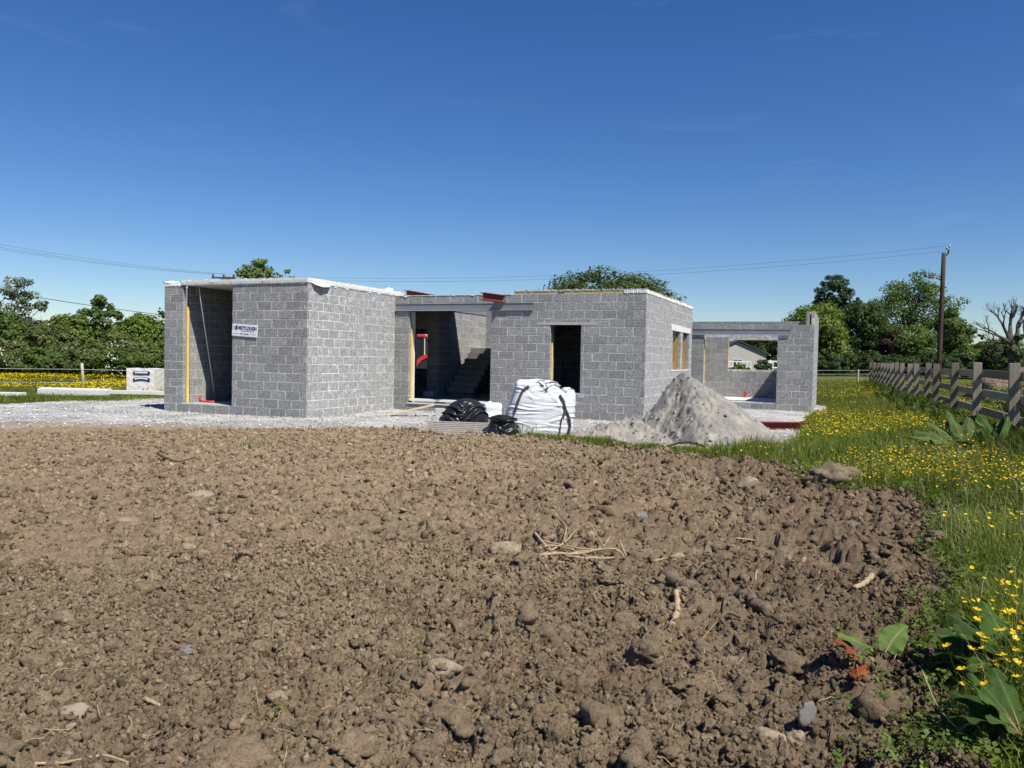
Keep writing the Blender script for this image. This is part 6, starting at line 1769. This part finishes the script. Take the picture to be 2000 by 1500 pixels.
rock('grey brown stone under the grass edge', 1828, 1078, (0.08, 0.07, 0.05), M['boulder'], 12, 0.25, 0.8)
rock('pale stone on the flat soil towards the garage', 390, 970, (0.15, 0.10, 0.075), M['stone'], 13, 0.3, 0.75)
rock('flat pale stone lying alone on the smooth soil', 254, 1022, (0.12, 0.07, 0.03), M['stone_pale'], 14, 0.3, 0.75)
rock('round tan stone in the lower part of the soil', 543, 1360, (0.045, 0.045, 0.038), M['stone_pale'], 15, 0.25, 0.9)
rock('greyish stone on the smooth soil', 366, 1270, (0.05, 0.035, 0.03), M['stone_grey'], 16, 0.3, 0.75)
rock('large tan stone half sunk by the green seedling', 862, 1335, (0.085, 0.06, 0.045), M['stone_pale'], 17, 0.35, 0.85)
rock('brown rounded clod right of the green seedling', 912, 1352, (0.09, 0.07, 0.055), M['clod'], 18, 0.3, 0.95, 0.2)
rock('small tan stone near the bark stick', 895, 1395, (0.05, 0.035, 0.03), M['stone_pale'], 19, 0.3, 0.7)
rock('reddish lump of stone by the dark hollow', 145, 1395, (0.07, 0.055, 0.045), M['stone'], 20, 0.3, 0.8)
rock('big crumbly clod at the bottom edge of the soil', 450, 1478, (0.13, 0.10, 0.07), M['clod'], 21, 0.3, 1.0, 0.35)
rock('whitish flake of stone on the upper soil', 372, 1075, (0.06, 0.035, 0.03), M['stone_pale'], 22, 0.2, 0.65)
rock('weathered white stone among the weeds', 1872, 1360, (0.045, 0.03, 0.035), M['white_mortar'], 23, 0.2, 0.65)
rock('dark earthy mound behind the middle of the soil', 705, 866, (0.20, 0.14, 0.12), M['clod'], 24, 0.3, 0.95, 0.3)
rock('white chalky stone beside the dark bark log', 1282, 1145, (0.06, 0.04, 0.035), M['stone_pale'], 25, 0.25, 0.7)
rock('cracked grey stone above the root bundle', 1255, 1017, (0.11, 0.06, 0.05), M['stone_grey'], 26, 0.3, 0.65)

M['root'] = mat_plain('root', (0.24, 0.17, 0.10), (0.46, 0.36, 0.23), 25, 0.9, 0.15, 0.4, 0.002)
M['root_dark'] = mat_plain('root_dark', (0.085, 0.06, 0.042), (0.20, 0.15, 0.105), 18, 0.95, 0.1, 0.7, 0.004)
def stick(label, pts, r0, r1, mat='root', name='root', lift=0.0, n=22, knob=0.0, seed=0, cat='root'):
    """A root or stick along pixel spots of the soil, with a lift at each spot."""
    rr = random.Random(seed); ctrl = []
    for q in pts:
        px, py = q[0], q[1]; l = q[2] if len(q) > 2 else 0.0
        g = ground_point(px, py, 0.07 + l); ctrl.append(Vector((g[0], g[1], soil_top(g[0], g[1], 0.03) + l + r0 * 0.5 + lift)))
    P = []
    for i in range(n + 1):
        f = i / n * (len(ctrl) - 1); k = min(int(f), len(ctrl) - 2); u_ = f - k
        p0, p1, p2, p3 = ctrl[max(k-1, 0)], ctrl[k], ctrl[k+1], ctrl[min(k+2, len(ctrl)-1)]
        P.append(0.5 * ((2*p1) + (p2-p0)*u_ + (2*p0-5*p1+4*p2-p3)*u_*u_ + (3*p1-p0-3*p2+p3)*u_**3) + Vector((rr.uniform(-1, 1), rr.uniform(-1, 1), rr.uniform(-1, 1))) * r0 * 0.25)
    rad = [(r0 + (r1 - r0) * i / n) * (1 + knob * math.sin(i * 1.9 + seed)) for i in range(n + 1)]
    mb = MB(); mb.tube(P, rad, 8); o = mb.build(name, M[mat], None, True)
    if label: tag(o, label, cat)
    return o
rb = thing('root_bundle', 'tangled bundle of pale thin roots lying on the soil', 'roots', ground_point(1140, 1085, 0.05), world_parts=True)
rr = random.Random(5)
strands = [[(1040, 1098), (1080, 1092, .02), (1130, 1075, .04), (1200, 1080, .03), (1235, 1088), (1300, 1082, .01), (1320, 1088)],
           [(1045, 1055, .02), (1075, 1070, .03), (1110, 1082, .04), (1150, 1088, .03), (1232, 1090)], [(1045, 1092), (1100, 1060, .04), (1125, 1042, .10), (1150, 1036, .13), (1168, 1052, .08), (1185, 1068, .04)],
           [(1060, 1100), (1062, 1112), (1078, 1122), (1080, 1130)], [(1050, 1060, .02), (1120, 1062, .05), (1170, 1066, .04), (1192, 1054, .05)], [(1105, 1103), (1125, 1085, .03), (1130, 1078, .05)],
           [(1090, 1015, .06), (1105, 1040, .08), (1103, 1055, .06), (1120, 1068, .03)], [(1042, 1096), (1070, 1082, .03), (1095, 1078, .04), (1140, 1070, .05), (1200, 1075, .03)],
           [(1055, 1090, .01), (1085, 1098, .01), (1120, 1092, .02), (1160, 1086, .02)], [(1210, 1056, .05), (1225, 1072, .03), (1234, 1088, .01)], [(1048, 1075, .03), (1080, 1062, .05), (1115, 1066, .05), (1150, 1078, .04), (1180, 1084, .02)], [(1060, 1064, .04), (1090, 1084, .03), (1115, 1102, .01)]]
for i, st_ in enumerate(strands):
    o = stick(None, st_, 0.013 if i in (0, 1, 7) else 0.0075, 0.007 if i in (0, 1) else 0.004, 'root', 'root_strand', seed=i, knob=0.12)
    o.parent = rb; o.matrix_parent_inverse = Matrix.Translation(rb.location).inverted()
stick('dark bark log lying on the right hand soil', [(1298, 1142), (1325, 1152, .01), (1362, 1160)], 0.045, 0.036, 'root_dark', 'log', 0.012, seed=3, knob=0.1, cat='log')
stick('second bark log partly sunk beside the first', [(1425, 1160), (1460, 1170, .01), (1500, 1190)], 0.05, 0.04, 'root_dark', 'log', 0.012, seed=4, knob=0.1, cat='log')
stick('short thick tan root standing out below the log', [(1320, 1163, .01), (1323, 1185, .01), (1316, 1208, .01), (1312, 1226)], 0.018, 0.022, 'root', seed=5, lift=0.012, knob=0.15)
stick('curved tan root on the soil near the grass', [(1702, 1128, .02), (1690, 1142, .01), (1668, 1152)], 0.022, 0.016, 'root', seed=6, lift=0.012, knob=0.15)
stick('thin straight straw stalk on the soil below the logs', [(1350, 1280), (1390, 1235, .01), (1421, 1188, .02)], 0.0025, 0.002, 'root', 'stalk', seed=7, cat='stalk')
stick('dark hooked root arching over the soil below the logs', [(1455, 1197, .02), (1425, 1196, .04), (1408, 1215, .03), (1425, 1235, .01), (1448, 1262)], 0.011, 0.010, 'root_dark', seed=8, lift=0.02)
stick('dark bark stick lying near the bottom edge', [(727, 1416, .01), (772, 1420, .015), (790, 1445), (835, 1485)], 0.016, 0.013, 'root_dark', 'stick', seed=9, knob=0.2, cat='stick')
stick('dark curled twig standing up on the smooth soil', [(484, 1078), (486, 1058, .03), (493, 1042, .05), (497, 1052, .04)], 0.011, 0.006, 'root_dark', 'twig', seed=10, cat='twig')
stick('long thin dark twig on the smooth soil', [(262, 1095), (320, 1090, .01), (385, 1078, .02)], 0.008, 0.006, 'root_dark', 'twig', seed=11, cat='twig')
stick('branching dark root near the garage edge of the soil', [(308, 885, .08), (325, 898, .05), (350, 905, .05), (378, 893, .08)], 0.022, 0.012, 'root_dark', seed=12)
stick('pale thin root looping at the bottom corner of the soil', [(60, 1492), (130, 1484, .01), (195, 1476, .02), (240, 1478, .03), (262, 1490)], 0.006, 0.004, 'root', seed=13)
stick('pale wood chip on the lower soil', [(283, 1357, .01), (312, 1370, .01)], 0.011, 0.007, 'root', 'wood_chip', seed=14, cat='wood chip')
stick('thin tan twig on the upper soil near the boulder', [(1437, 1052, .01), (1480, 1052, .01)], 0.008, 0.006, 'root', 'twig', seed=15, cat='twig')
stick('short upright tan twig right of the logs', [(1475, 1130, .05), (1478, 1112, .10)], 0.008, 0.007, 'root', 'twig', seed=16, cat='twig')
# many fine rootlets and straws
mb = MB(); rr = random.Random(77); cnt = 0
while cnt < 200:
    a = rr.uniform(R(-36), R(33)); r_ = math.exp(rr.uniform(math.log(2.9), math.log(13)))
    x, y = math.sin(a) * r_, math.cos(a) * r_
    if float(soil_edge(np.array([x]), np.array([y]))[0]) > -0.1: continue
    cnt += 1; L = rr.uniform(0.05, 0.22); w = rr.uniform(0, 6.28); P = []
    for k in range(6):
        x += math.cos(w) * L / 5; y += math.sin(w) * L / 5; w += rr.uniform(-.25, .25)
        P.append((x, y, float(soil_z(np.array([x]), np.array([y]))[0]) + 0.008 + 0.03 * math.sin(math.pi * k / 5) * rr.random()))
    mb.tube(P, [0.0012 + 0.0014 * rr.random()] * 6, 4)
tag(mb.build('rootlets', M['root']), kind='stuff')
# seedlings
for i, (px, py, lab) in enumerate(((830, 1340, 'tiny green seedling beside the half sunk tan stone'), (536, 1432, 'tiny feathery seedling at the bottom of the soil'))):
    o = tuft(px, py, 14, 0.018, 0.07, 600 + i, 'grass', 'seedling', soil=True); tag(o, lab, 'seedling')
M['stalk_green'] = mat_plain('stalk_green', (0.16, 0.22, 0.06), (0.28, 0.34, 0.12), 12, 0.5, 0.3, 0.1, 0.001)
# long runner stems among the weeds in the corner
for i, (pts, lab) in enumerate((([(1800, 1335, .08), (1830, 1370, .09), (1862, 1420, .08), (1900, 1450, .05), (1960, 1490, .02)], 'long pale green runner stem sloping through the corner weeds'),
        ([(1872, 1455, .02), (1880, 1425, .08), (1905, 1420, .10), (1925, 1460, .03)], 'looping green runner stem at the corner of the soil'), ([(1725, 1408, .06), (1738, 1412, .07), (1735, 1430, .03), (1730, 1445, 0)], 'small hooked green stem on the soil below the withered leaf'))):
    o = stick(lab, pts, 0.004, 0.0025, 'root', 'runner_stem', seed=40 + i, cat='stem'); o.data.materials.clear(); o.data.materials.append(M['stalk_green'])
